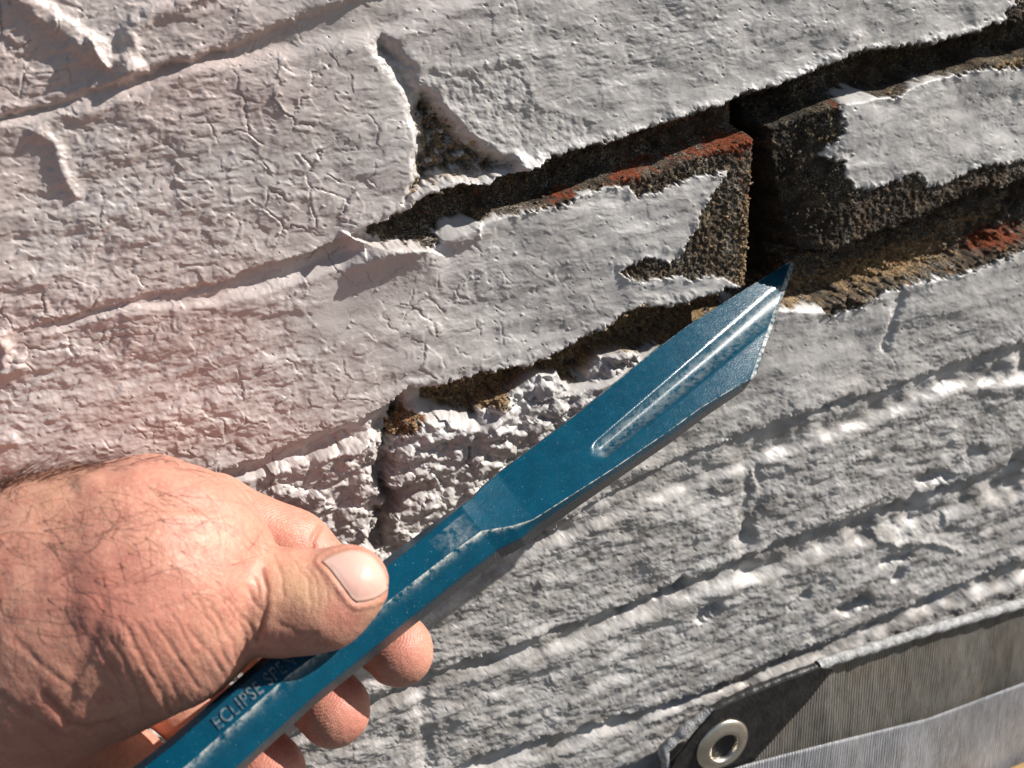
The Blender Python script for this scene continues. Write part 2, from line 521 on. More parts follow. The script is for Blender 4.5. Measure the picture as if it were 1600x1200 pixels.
for k, j in JOINTS.items():
    yu, yl, dp = interp(j['up'], XW), interp(j['lo'], XW), np.interp(X, *zip(*j['dep']))
    ys_l = interp(j['lo'], X)
    gu = sm((YW - yu) / j['wu'])
    # the lower slope bites into the front face only a little: most of it lies in the joint
    gl = sm((ys_l + 5 - YS) / (np.clip((yl - yu) * j.get('wf', 0.75), 8, j['wl'])))
    gr = gu * gl
    dpn = dp * (np.clip(0.75 + 0.55 * gnoise(U / 26, V / 26 + k * 9, 60 + k), 0.2, 1.4) if k in (1, 4, 5, 6) else np.where((k == 2) & (X < 570), np.clip(0.7 + 0.5 * gnoise(U / 20, V / 20, 77), 0.2, 1.3), 1.0))
    if k in (4, 5, 6):
        dpn = dpn * (0.95 + 0.5 * gnoise(U / 11, V / 11 + 5, 90 + k))
    H -= dpn * gr
    joint_mask = np.maximum(joint_mask, gr * (dp > 0))
    mid[k] = (interp(j['up']) + interp(j['lo'])) / 2
    # crust of paint on the arrises
    H += 0.45 * np.exp(-((YW - yu + 7) / 7.0) ** 2) * np.clip(dp / 4, 0, 1) * (0.7 + 0.9 * wl1)
    H += 0.5 * np.exp(-((YS - ys_l - 7) / 11.0) ** 2) * np.clip(dp / 4, 0, 1) * (0.7 + 1.0 * wl1) * sm((9 - dp) / 3)

def course_of(Yq):
    c = np.zeros(SH, int)
    for k in range(1, 7):
        c += (Yq > mid[k])
    return c
course = course_of(Y)

# brick faces do not all stand equally proud; each leans a little
PERP = {0: [-330, 250, 1130, 1900], 1: [-150, 655, 1345, 2000], 2: [-420, 190, 1200, 1980], 3: [-120, 607, 1398, 2200],
        4: [-350, 640, 1176, 1720], 5: [-200, 700, 1480, 2100], 6: [-300, 520, 1085, 1700]}
bid = np.zeros(SH, int)
for c, plist in PERP.items():
    n = np.zeros(SH, int)
    for x0 in plist:
        n += (X - (Y - 600) * -0.02 > x0)
    bid = np.where(course == c, c * 10 + n, bid)

H += 1.2 * fbm(U / 70, V / 45, 2, 5) + 0.5 * fbm(U / 24, V / 12, 2, 6)

# paint relief: brush drag along the courses, flaky plates, fine orange peel
rough_l = sm((700 - X + 0.4 * (Y - 400)) / 500.0)             # the left half is flakier
RL = np.zeros(SH)                                             # relief of the paint film
ca_, sa_ = math.cos(0.10), math.sin(0.10)
Ub, Vb = U * ca_ + V * sa_, -U * sa_ + V * ca_
Ub, Vb = Ub + 3.0 * wl1, Vb + 1.2 * w1
brush = fbm(Ub / 9.5, Vb / 3.3, 3, 100, 0.5)
brush2 = fbm(Ub / 4.6, Vb / 1.15, 2, 120, 0.5)
patchy = sm(0.5 + 0.9 * gnoise(U / 38, V / 26, 130))
ws1, ws2 = gnoise(U / 10, V / 10, 61), gnoise(U / 10, V / 10, 62)
smooth_z = sm(0.5 + 1.1 * gnoise(U / 34, V / 24, 64))                 # where the paint lies thick and smooth
RL += 0.30 * fbm(Ub / 17.0, Vb / 7.5, 2, 101)
RL += (0.16 + 0.20 * rough_l) * brush * (1 - 0.55 * smooth_z) + (0.15 - 0.05 * rough_l) * (0.45 + 0.75 * patchy) * (1 - 0.5 * smooth_z) * brush2 + 0.02 * gnoise(U / 1.3, V / 0.7, 126)
# layers of old paint ending in little steps
def stairs(t, edge=0.14):
    f = np.floor(t)
    return f + sm((t - f - 1 + edge) / edge)
lay = fbm(Ub / 22.0 + 0.18 * ws2 + 0.05 * w2, Vb / 9.0 + 0.18 * ws1 + 0.05 * w1, 3, 135, 0.5)
RL += (0.10 + 0.13 * rough_l) * stairs(1.5 * lay, 0.16)
# pillowy plates of thick paint with creases between them
p1, p2, pc_ = voronoi((Ub + 2.0 * ws1 + 0.9 * w1) / 8.0, (Vb + 1.3 * ws2 + 0.8 * w2) / 4.6, 17)
q1, q2, qc_ = voronoi((Ub + 0.9 * ws2 + 0.6 * w2) / 4.4, (Vb + 0.7 * ws1 + 0.5 * w1) / 2.4, 23)
pil_z = np.clip(0.10 + rough_l, 0, 1) * (0.35 + 0.65 * sm(0.6 + 1.0 * gnoise(U / 30, V / 22, 66)))
RL += pil_z * (0.34 * sm((p2 - p1) * 0.8) + 0.08 * ((pc_ & 255) / 255.0)) + (0.03 + 0.07 * rough_l) * sm((q2 - q1) * 1.2) * patchy + 0.14 * rough_l * fbm(U / 3.0, V / 1.7, 2, 145)
crease = np.exp(-((p2 - p1) / 0.02) ** 2) * pil_z * (gnoise(U / 8, V / 8, 155) > 0.42)
RL -= 0.10 * crease
f1, f2, cid = voronoi((U + 3.0 * ws1 + 1.3 * w1) / 12.0, (V + 2.6 * ws2 + 1.3 * w2) / 10.0, 3)
plate = (cid & 255) / 255.0
flake_zone = np.clip(sm((gnoise(U / 60, V / 50, 140) + 0.30) * 1.6) * (0.25 + 0.75 * rough_l), 0, 1)
RL += flake_zone * (0.26 * plate)
ckz = np.clip(flake_zone + 0.9 * np.exp(-(((X - 430) / 190) ** 2 + ((Y - 270) / 150) ** 2)) + 0.9 * np.exp(-(((X - 640) / 150) ** 2 + ((Y - 500) / 130) ** 2)), 0, 1)
ckm = sm((gnoise(U / 8, V / 8, 150) + 0.10) / 0.15) * ckz
crack = np.exp(-((f2 - f1) / 0.038) ** 2) * ckm
RL += ckm * (0.17 * np.exp(-(((f2 - f1) - 0.16) / 0.12) ** 2) * (0.4 + plate) + 0.20 * plate) - 0.25 * crack
lowc = sm((Y - 560 + 0.35 * (X - 1100)) / 200)                # softer, thicker paint on the lower courses
RL = RL * (1 - 0.5 * lowc) + lowc * (0.22 * stairs(2.0 * fbm(U / 20 + 0.25 * ws2 + 0.06 * w2, V / 8 + 0.25 * ws1 + 0.06 * w1, 3, 165), 0.12) + 0.10 * brush2 + 0.55 * fbm(U / 24, V / 9, 2, 166) + 0.30 * fbm(U / 8, V / 4.5, 3, 167) + 0.10 * fbm(U / 2.2, V / 1.8, 2, 168))
hol = poly_sd(X, Y, [(520, 430), (600, 398), (690, 405), (640, 455), (560, 520), (480, 545), (455, 510)])
RL *= 1 - 0.85 * sm((hol + 24) / 60)
H += RL

# paint specks and grains
def splat(n, amp_r, rad_r, cond=None, seed=1):
    r = np.random.default_rng(seed)
    i0 = int(np.searchsorted(xs, -30)); i1 = int(np.searchsorted(xs, 1630))
    j0 = int(np.searchsorted(ys, -30)); j1 = int(np.searchsorted(ys, 1230))
    for _ in range(n):
        i, j = r.integers(i0, i1), r.integers(j0, j1)
        if cond is not None and not cond[j, i]:
            continue
        rad = r.uniform(*rad_r) * PXMM[j, i] / STEP
        R_ = int(rad * 2.5) + 1
        a, b, c, d = max(0, j - R_), j + R_ + 1, max(0, i - R_), i + R_ + 1
        jj, ii = np.mgrid[a:min(b, SH[0]), c:min(d, SH[1])]
        e = np.exp(-(((ii - i) / rad) ** 2 + ((jj - j) / (rad * r.uniform(0.6, 1.0))) ** 2))
        H[a:b, c:d] += r.uniform(*amp_r) * e
splat(1100, (0.06, 0.42), (0.22, 0.6), seed=2)
splat(700, (-0.7, -0.25), (0.2, 0.5), seed=3)

# dribbles of old paint, top left
def ridge(pts, width, height, power=2):
    global H
    d = line_dist(XW, YW, pts)
    H = H + height * np.exp(-(d / width) ** power)
ridge([(20, -20), (60, 15), (110, 52), (165, 88), (205, 112)], 17, 1.8, 3)
ridge([(360, -40), (300, 0), (235, 22), (205, 50), (202, 108)], 14, 1.7, 3)
ridge([(140, 66), (152, 82), (168, 103)], 6, 2.0)
ridge([(60, 205), (84, 225), (98, 262), (118, 300)], 11, 1.3)
ridge([(0, 525), (12, 545), (6, 580), (30, 570)], 10, 1.6)
ridge([(0, 690), (15, 688)], 12, 1.6)

# perpend of the upper course: channel, broken hole and torn paint layers
hole = [(653, 127), (700, 172), (720, 197), (762, 227), (808, 252), (800, 268), (770, 276), (710, 284), (664, 292), (632, 320), (640, 282), (650, 227), (640, 170)]
hd = poly_sd(X + 9 * wl1 + 5 * w1, Y + 9 * wl1 + 5 * w2, hole)
hole_in = sm((hd + 6) / 30.0)
H -= 8.5 * hole_in - 3.2 * hole_in * fbm(U / 3.5, V / 3.5, 3, 170)
chan = line_dist(XW, YW, [(598, 70), (615, 95), (640, 130), (655, 170)])
H -= 3.2 * np.exp(-(chan / 13.0) ** 2)
layer = poly_sd(XW, YW, [(675, 105), (732, 114), (797, 92), (828, 122), (830, 162), (880, 180), (935, 190), (905, 235), (845, 265), (800, 255), (720, 197), (665, 185), (655, 130)])
H -= 0.28 * sm(layer / 9.0)
H += 0.12 * np.exp(-((layer + 5) / 5.0) ** 2) * (Y < 190)
grit = np.clip(sm((layer + 4) / 8), 0, 1)
H += grit * (0.25 * fbm(U / 4, V / 3, 3, 175, 0.6))
lump = line_dist(XW, YW, [(812, 262), (838, 262)])
H += 4.0 * np.exp(-(lump / 14.0) ** 2) * (Y < 272)

# open perpend where the chisel goes in
xl = interp([(146, 1177), (188, 1178), (350, 1170), (446, 1165), (470, 1160)], Y) + 2.5 * wf1
xr = interp([(120, 1203), (146, 1206), (250, 1220), (340, 1240), (400, 1262), (470, 1270)], Y) + 6 * w1
slot = sm((X - xl) / 4.0) * sm((xr - X) / 10.0) * (Y > interp(JOINTS[2]['up'], X) + 2) * sm((455 - Y) / 12.0)
H = np.where(slot > 0, H * (1 - slot) + slot * np.minimum(H, -30.0), H)
# worn, rounded end of the right-hand brick
endr = sm((1322 + 10 * w1 - X) / 105.0) * (X > xr - 8) * sm((Y - interp(JOINTS[2]['up'])) / 6) * sm((interp(JOINTS[3]['up']) + 6 - Y) / 10)
H -= 5.5 * endr * (1 - slot)
# the sandy zone below the right-hand brick
# broken, lumpy mortar and paint under the middle brick, left of the chisel
lz = poly_sd(X, Y, [(380, 735), (470, 700), (600, 648), (680, 632), (760, 640), (850, 612), (930, 610), (1000, 600), (900, 680), (800, 760), (700, 830), (600, 910), (560, 900), (480, 830), (420, 780)])
lzm = sm((lz + 10) / 30.0)
lv1, lv2, lc = voronoi((U + 2.5 * w1) / 8.5, (V + 2.0 * w2) / 5.5, 9)
lumps = (1.0 - np.clip(lv1, 0, 1) ** 2) * (0.5 + ((lc & 255) / 255.0))
H += lzm * (3.0 * lumps - 2.6 + 1.3 * fbm(U / 9, V / 5.5, 2, 180) + 0.45 * fbm(U / 3.2, V / 2.6, 2, 181) + 0.16 * fbm(U / 1.4, V / 1.4, 2, 190))
pl_ = poly_sd(X + 6 * wl1, Y + 6 * wl1, [(796, 618), (843, 588), (880, 582), (895, 612), (930, 610), (920, 582), (940, 557), (985, 549), (1015, 556), (1000, 600), (900, 650), (800, 690), (760, 680), (748, 645)])
wpl = sm((pl_ + 3) / 9)
H = H * (1 - wpl) + wpl * np.maximum(H, -6.5 + 3.4 * lumps + 1.2 * fbm(U / 6, V / 4, 2, 185) + 0.3 * fbm(U / 2, V / 2, 2, 186) + 0.05 * np.clip(pl_, 0, 40))
gap = line_dist(X + 8 * w1 + 4 * wf1, Y + 8 * w2 + 4 * wf2, [(626, 650), (606, 690), (596, 740), (612, 790), (590, 845)])
H -= 7.5 * np.exp(-(gap / 13.0) ** 2)
gap2 = line_dist(X + 8 * w1, Y + 8 * w2, [(606, 770), (640, 776), (668, 760)])
H -= 4.0 * np.exp(-(gap2 / 9.0) ** 2)
ridge([(668, 690), (720, 668), (770, 665), (790, 650)], 18, 3.0)
ridge([(690, 650), (640, 700), (625, 715)], 10, 2.0)

# a lifted flake of paint at the left end of the open joint
yf = np.interp(X, [525, 535, 560, 590, 630, 665, 690, 700], [360, 363, 375, 387, 384, 389, 399, 404]) + 2 * wf2
below = Y - yf
tap = sm((X - 528) / 30) * sm((708 - X) / 75)
H += tap * 6.5 * np.where(below > 0, np.exp(-(np.maximum(below, 0) / 34.0) ** 1.2), sm((below + 4) / 4))
# smooth hollow below the flake
# slits and pits in the lower courses
for (a, b, c, d, wd, dp) in [(1032, 934, 1072, 912, 7, 7), (800, 860, 850, 838, 6, 4), (1540, 1020, 1600, 985, 5, 3), (1290, 640, 1330, 622, 6, 3), (1440, 752, 1480, 742, 6, 4), (1095, 968, 1120, 948, 6, 4), (1166, 842, 1168, 822, 6, 4), (1318, 957, 1354, 939, 7, 7),
                             (972, 960, 985, 948, 6, 3), (1236, 948, 1262, 930, 5, 2.5), (1410, 830, 1470, 812, 9, 2.0), (1420, 868, 1380, 880, 5, 2.5),
                             (1400, 905, 1412, 890, 5, 3), (1383, 545, 1412, 452, 6, 1.5), (600, 78, 640, 103, 5, 1.5), (735, 700, 733, 728, 2.5, 2),
                             (1180, 735, 1165, 850, 14, 1.8), (1530, 700, 1490, 735, 8, 1.5), (658, 1075, 668, 1190, 12, 1.2), (1585, 725, 1596, 712, 9, 4)]:
    dd = line_dist(XW, YW, [(a, b), (c, d)])
    H -= dp * np.exp(-(dd / wd) ** 2)
ridge([(1176, 732), (1180, 770), (1172, 800)], 7, 1.6)
ridge([(1240, 845), (1300, 800), (1400, 770)], 5, 0.8)
ridge([(1355, 832), (1400, 850), (1450, 846), (1500, 862)], 6, 1.0)
ridge([(1340, 60), (1300, 92), (1250, 118)], 8, 0.9)

# ---- which surface shows: bare masonry, red brick, sand, dirt with the slot's painted shade
bare = np.zeros(SH)
bd = np.full(SH, -99.0)
def add_bare(pts, soft=3.0, wob=1.0, grow=0.0):
    global bare, bd
    d = poly_sd(X + wob * (4 * w1 + 4 * wf1), Y + wob * (4 * w2 + 4 * wf2), pts) + grow
    bare = np.maximum(bare, sm((d + soft / 2) / soft))
    bd = np.maximum(bd, d)
B_MID = [(590, 352), (640, 335), (668, 306), (719, 285), (762, 287), (806, 272), (838, 266), (841, 258), (885, 238), (981, 211), (1047, 189), (1112, 168), (1156, 148), (1200, 139), (1240, 140),
         (1240, 450), (1160, 447), (1134, 440), (1112, 426), (1082, 437), (1051, 431), (1026, 434), (1004, 442), (978, 434), (966, 424), (984, 416), (1008, 404), (1042, 407), (1056, 407), (1112, 302), (1134, 267), (1069, 280),
         (1025, 302), (986, 306), (981, 291), (920, 298), (907, 306), (872, 322), (832, 328), (762, 341), (745, 352), (679, 363), (688, 382), (675, 386), (640, 380), (600, 378), (575, 372)]
add_bare(B_MID)
B_RT = [(1200, 139), (1233, 126), (1292, 101), (1342, 82), (1404, 72), (1446, 70), (1487, 59), (1521, 49), (1567, 34), (1600, 27), (2100, -135), (2100, -62), (1600, 106), (1542, 108), (1458, 121), (1425, 133),
        (1404, 150), (1371, 154), (1358, 135), (1325, 146), (1319, 158), (1317, 190), (1317, 208), (1300, 225), (1283, 242), (1317, 254), (1321, 275), (1337, 296), (1358, 298), (1383, 287), (1412, 277), (1427, 271),
        (1450, 290), (1475, 290), (1504, 275), (1542, 258), (1567, 256), (1600, 250), (2100, 90), (2100, 225), (1600, 392), (1571, 404), (1529, 421), (1467, 433), (1425, 446), (1383, 454), (1342, 479), (1296, 496),
        (1279, 475), (1250, 479), (1221, 483), (1180, 480), (1160, 450)]
add_bare(B_RT)
add_bare([(1567, 38), (1580, 10), (1610, -10), (1700, -60), (1700, 0), (1600, 32)])
add_bare([(660, 606), (691, 601), (747, 584), (831, 570), (897, 537), (953, 505), (1000, 476), (1047, 479), (1136, 450), (1165, 448), (1160, 500), (1100, 520), (1054, 545), (1014, 556), (986, 549),
          (939, 556), (912, 580), (916, 604), (893, 610), (880, 582), (841, 586), (798, 614), (794, 642), (752, 642), (742, 633), (710, 632), (686, 624), (668, 612)])
add_bare([(610, 655), (640, 650), (668, 655), (650, 672), (622, 690), (608, 690)], wob=1.5)
g3 = sm((YW - interp(JOINTS[3]['up'], XW) + 2) / 4) * sm((interp(JOINTS[3]['lo']) - YW - 14) / 8) * (X > 668) * (X < 1165)
bare = np.maximum(bare, g3 * sm((5 - pl_) / 4))
chip = poly_sd(XW, YW, [(683, 366), (700, 348), (730, 342), (757, 345), (745, 372), (715, 384), (690, 380)])   # a chip of paint left on the arris
bare = bare * (1 - sm((chip + 2) / 3))
H += 1.3 * sm((chip + 3) / 6)
chip2 = poly_sd(XW, YW, [(905, 305), (930, 297), (981, 291), (984, 306), (950, 318), (915, 322)])
bare = bare * (1 - sm((chip2 + 2) / 3))
# paint has thickness: it ends in a small step, and bare faces are rough
H -= 0.75 * bare
H += (1 - bare) * (1 - joint_mask) * np.exp(-np.clip(-bd, 0, 99) / 6.0) * np.clip(0.35 + 1.1 * gnoise(U / 5, V / 5, 260), 0, 1.1)
H += bare * (0.55 * fbm(U / 2.4, V / 2.4, 3, 200, 0.6) + 0.30 * np.abs(gnoise(U / 0.9, V / 0.9, 210)))
H += bare * joint_mask * 1.3 * fbm(U / 5, V / 4, 3, 205)
H += bare * (X > 1200) * (Y > interp(JOINTS[3]['up']) + 4) * (2.4 * fbm(U / 5.5, V / 3.5, 3, 207) + 0.9 * np.abs(gnoise(U / 2, V / 1.7, 208)))

def blob(cx, cy, rx, ry, ang=-0.3):
    c, s = math.cos(ang), math.sin(ang)
    a, b = (X - cx) * c + (Y - cy) * s, -(X - cx) * s + (Y - cy) * c
    return np.exp(-((a / rx) ** 2 + (b / ry) ** 2))
n_a = fbm(U / 3.0, V / 2.2, 3, 220)
redm = 1.3 * blob(1160, 222, 26, 16) + 1.0 * blob(1120, 232, 45, 12) + 0.9 * blob(885, 306, 30, 11) + 1.0 * blob(980, 280, 34, 11) + 0.7 * blob(1060, 200, 110, 16) + 0.8 * blob(1030, 255, 50, 9)
redm += 1.1 * blob(1585, 372, 40, 16) + 0.9 * blob(1555, 384, 26, 12) + 0.8 * blob(1424, 416, 22, 8) + 0.7 * blob(1310, 165, 14, 12) + 0.8 * blob(648, 662, 26, 9) + 0.5 * blob(770, 310, 60, 16) + 0.5 * blob(1170, 300, 14, 60)
n_b = fbm(U / 1.6, V / 1.3, 3, 225)
red = np.clip(sm((redm + 0.5 * n_a + 0.45 * n_b - 0.40) / 0.6), 0, 0.95)
redm = redm
sandm = 1.2 * blob(1375, 428, 80, 15) + 1.2 * blob(1450, 402, 42, 16) + 1.2 * blob(1255, 458, 34, 22) + 0.9 * blob(1535, 350, 60, 12) + 0.35 * blob(1480, 400, 150, 26) + 1.0 * blob(1580, 102, 40, 10) + 0.8 * blob(1160, 420, 12, 60, 0) + 0.7 * blob(1170, 330, 8, 90, 0)
sandm += 0.95 * sm((interp(JOINTS[3]['lo']) - Y + 40) / 25) * (Y > interp(JOINTS[3]['up']) - 2) * (X < 1150) * (X > 600) + 0.6 * blob(735, 344, 40, 10) + 0.7 * blob(1295, 215, 18, 10)
sandm += 0.15 * blob(1320, 440, 200, 50) + 0.35 * blob(1130, 350, 40, 80, 0.2) + 0.55 * (hole_in > 0.2)
sand = np.clip(sm((sandm + 0.75 * n_a + 0.5 * n_b - 0.46) / 0.55), 0, 1)
bare = np.maximum(bare, 0.85 * hole_in * sm((n_a + 0.75) / 0.6) * sm((Y - 120) / 40))
dirt_shade = np.clip(0.8 * np.exp(-((f2 - f1) / 0.020) ** 2) * ckm + 0.30 * crease + 0.6 * np.exp(-(gap / 16.0) ** 2) + 0.35 * np.exp(-(chan / 14.0) ** 2) * (n_a > 0) + 0.35 * lzm * np.clip(n_a, 0, 1)
               + 0.30 * sm((0.35 - np.abs(course - 3.2)) / 1) , 0, 0.9)
lowr = sm((Y - 560 + 0.35 * (X - 1100)) / 260)                                     # weather-grimed lower courses
dirt_shade = np.clip(dirt_shade + lowr * np.clip(0.17 + 0.55 * fbm(U / 18, V / 9, 4, 230) + 0.2 * joint_mask, 0, 0.6), 0, 0.9)
tint = np.clip(0.85 * sm((900 - X - 0.15 * (Y - 300)) / 760) * (0.75 + 0.5 * fbm(U / 50, V / 40, 2, 240)), 0, 0.9)  # warm bounce light put into the paint colour, pinker to the left

dirt_shade = np.where(bare > 0.5, np.clip(slot * 0.9 + 0.55 * endr + 0.5 * sm(0.5 + 1.2 * fbm(U / 9, V / 7, 3, 250)) * sm((X - 1180) / 40) * (Y < interp(JOINTS[3]['up']) + 25), 0, 0.95), dirt_shade)  # shade deep in the open slot painted dark, plus a darker brick end
PW = P0.copy()
PW[..., 1] -= H / 1000.0
# normals of the whole relief, so that neighbouring bricks shade as one painted face
du = np.gradient(PW, axis=1)
dv = np.gradient(PW, axis=0)
N = np.cross(dv, du)
N /= np.linalg.norm(N, axis=-1, keepdims=True) + 1e-12
N = np.where(N[..., 1:2] > 0, -N, N)

ny, nx = SH
idx = np.arange(ny * nx).reshape(ny, nx)
quads = np.stack([idx[:-1, :-1], idx[1:, :-1], idx[1:, 1:], idx[:-1, 1:]], -1).reshape(-1, 4)
fb = bid[:-1, :-1].reshape(-1)
depq = np.max(np.stack([np.interp(X, *zip(*j['dep'])) * (np.abs(Y - mid[k]) < 160) for k, j in JOINTS.items()]), 0)
fm = ((joint_mask > 0.55) | (slot > 0.5))[:-1, :-1].reshape(-1)
flat_V = PW.reshape(-1, 3)
flat_N = N.reshape(-1, 3)
flat_A = np.stack([bare, red, sand, dirt_shade], -1).reshape(-1, 4)
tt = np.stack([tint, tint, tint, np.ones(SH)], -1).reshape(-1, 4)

wall = empty('brick_wall', (0.0, 0.0, 1.2))
tag(wall, 'old brick wall in flaking off-white paint, one joint raked open', 'wall')
def wall_piece(name, sel):
    q = quads[sel]
    u, inv = np.unique(q, return_inverse=True)
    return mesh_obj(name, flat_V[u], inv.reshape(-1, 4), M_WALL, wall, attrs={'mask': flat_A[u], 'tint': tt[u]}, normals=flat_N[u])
wall_piece('mortar', fm)
for b in np.unique(fb):
    s = (fb == b) & ~fm
    if s.sum() > 200:
        o = wall_piece('brick', s)
        if b == 22:
            o['label'] = 'brick with bare dark corner beside the chisel tip'

# loose crumbs of mortar lying in the open joints
_t = (1 + 5 ** 0.5) / 2
ICO_V = np.array([(-1, _t, 0), (1, _t, 0), (-1, -_t, 0), (1, -_t, 0), (0, -1, _t), (0, 1, _t), (0, -1, -_t), (0, 1, -_t), (_t, 0, -1), (_t, 0, 1), (-_t, 0, -1), (-_t, 0, 1)]) / 1.9
ICO_F = np.array([(0, 11, 5), (0, 5, 1), (0, 1, 7), (0, 7, 10), (0, 10, 11), (1, 5, 9), (5, 11, 4), (11, 10, 2), (10, 7, 6), (7, 1, 8), (3, 9, 4), (3, 4, 2), (3, 2, 6), (3, 6, 8), (3, 8, 9), (4, 9, 5), (2, 4, 11), (6, 2, 10), (8, 6, 7), (9, 8, 1)])
wgt = (bare * (0.15 + sand + 0.3 * joint_mask) * (slot < 0.3)).reshape(-1)
inframe = ((X > -20) & (X < 1620) & (Y > -20) & (Y < 1220)).reshape(-1)
wgt = wgt * inframe
pick = rng.choice(len(wgt), 7500, p=wgt / wgt.sum())
cv, cf, ca = [], [], []
for n, i in enumerate(pick):
    r = (0.18 + 0.75 * rng.random() ** 4) / 1000.0
    q = ICO_V * (1 + 0.35 * rng.standard_normal((12, 1))) * r * np.array([1, 0.8, 0.8])
    cv.append(flat_V[i] + q + flat_N[i] * r * 0.3)
    cf.append(ICO_F + 12 * n)
    s = flat_A[i, 2] * 0.8 + 0.25 * rng.random()
    ca.append(np.tile([s, s, s, 1], (12, 1)))
o = mesh_obj('mortar_crumbs', np.concatenate(cv), np.concatenate(cf), M_CRUMB, wall, smooth=False, attrs={'mask': np.concatenate(ca)})
o['kind'] = 'stuff'

# ------------------------------------------------------------------ chisel
# stations: (A2 pixel, offsets across the axis of A0 A1 A3 A4, flatness of the blade 0..1)
D2 = np.array([0.79, -0.61]); D2 /= np.linalg.norm(D2); N2 = np.array([-D2[1], D2[0]])
ST = [((60, 1380), -50, -40, 52, 64, 0.0), ((294, 1194), -49, -38, 54, 65, 0.0), ((450, 1056), -48, -36, 50, 62, 0.0), ((610, 937), -55, -43, 41, 54, 0.0), ((700, 867), -54, -45, 39, 54, 0.0),
      ((752, 830), -54, -50, 37, 53, 0.0), ((775, 826), -62, -60, 30, 46, 0.25), ((800, 822), -78, -76, 22, 37, 0.5), ((833, 812), -92, -91, 5, 24, 0.9), ((957, 733), -103, -102, 4, 18, 1.0), ((1040, 677), -112, -111, 4, 17, 1.0),
      ((1095, 637), -116, -115, 4, 16, 1.0), ((1154, 602), -123, -122, 3, 12, 1.0)]
Z_A, PA = 263.0, np.array([610.0, 937.0])           # depth of the ridge at the thumb
Z_B, PB = 353.0, np.array([1180.0, 586.0])          # depth at the lower corner of the blade
def axis_z(p):
    t = np.dot(np.asarray(p) - PA, D2) / np.dot(PB - PA, D2)
    return 1.0 / ((1 - t) / Z_A + t / Z_B)
def cpt(px, py, z):
    return np.array([(px - 800) / F * z, (600 - py) / F * z, z])
BL_TILT = 12.0
FL0 = np.array([942.0, 701.0]); FLD = np.array([1224.0, 466.0]) - FL0; FLL = float(np.hypot(*FLD)); FLD = FLD / FLL
rings = []
NFR = 45
def ring(a2, a0, a1, a3, a4, zA2, zA1, Rz, blade):
    """one cross-section: pixels and depths, A1 .. front .. A2, then round the back"""
    pts = []
    for i in range(NFR):
        t = i / (NFR - 1)
        q = a1 + (a2 - a1) * t
        z = zA1 + (zA2 - zA1) * t
        tf = min(1.0, max(0.0, ((q[0] - FL0[0]) * FLD[0] + (q[1] - FL0[1]) * FLD[1]) / FLL))
        hw = 15.5 + 5.5 * tf                         # the flute: a straight round-bottomed groove
        gq = math.hypot(q[0] - FL0[0] - FLD[0] * FLL * tf, q[1] - FL0[1] - FLD[1] * FLL * tf) / hw
        dz = blade[1] * 3.0 * (1 - gq * gq) ** 1.2 if gq < 1 else 0.0
        pts.append((q[0], q[1], z + dz))
    ctr = (a0 + a4) / 2
    pts.append((a3[0], a3[1], zA2 + Rz[0]))
    pts.append((a4[0], a4[1], zA2 + Rz[1]))
    lo = ctr + (a4 - ctr) * 0.72
    up = ctr + (a0 - ctr) * 0.72
    pts.append((lo[0], lo[1], zA2 + (zA1 - zA2) * 0.14 + Rz[2]))
    pts.append((up[0], up[1], zA2 + (zA1 - zA2) * 0.86 + Rz[2]))
    pts.append((a0[0], a0[1], zA1 + Rz[3]))
    return pts
def station(a2, o0, o1, o3, o4, bl, groove):
    a2 = np.array(a2, float)
    z = axis_z(a2)
    pm = z / F
    Rr = 59 * pm
    z1_sh, z1_bl = z + 0.29 * Rr, z + BL_TILT
    rz_sh = (0.29 * Rr, Rr, 1.72 * Rr, 0.71 * Rr)
    rz_bl = (2.0, 9.5, 11.0, 5.0)
    L = lambda a, b: a + (b - a) * bl
    return ring(a2, a2 + N2 * o0, a2 + N2 * o1, a2 + N2 * o3, a2 + N2 * o4, z, L(z1_sh, z1_bl), [L(a, b) for a, b in zip(rz_sh, rz_bl)], (bl, groove, float(np.interp(a2[0], [960, 1154], [0.69, 0.47])), float(np.interp(a2[0], [960, 1154], [0.18, 0.155]))))
dense = []
for (s0, s1) in zip(ST[:-1], ST[1:]):
    n = 26 if s0[0][0] > 900 or s0[0][0] == 833 else 10
    for i in range(n):
        t = i / n
        a = [np.array(s0[0]) + (np.array(s1[0]) - np.array(s0[0])) * t] + [s0[k] + (s1[k] - s0[k]) * t for k in range(1, 6)]
        dense.append(a)
dense.append([np.array(ST[-1][0], float)] + list(ST[-1][1:]))
along = []
for a in dense:
    x = a[0][0]
    gv_ = 1.0 if x > 880 else 0.0
    rings.append(station(a[0], a[1], a[2], a[3], a[4], a[5], gv_))
    along.append(x)
n_shaft = next(i for i, a in enumerate(dense) if a[0][0] >= 752)
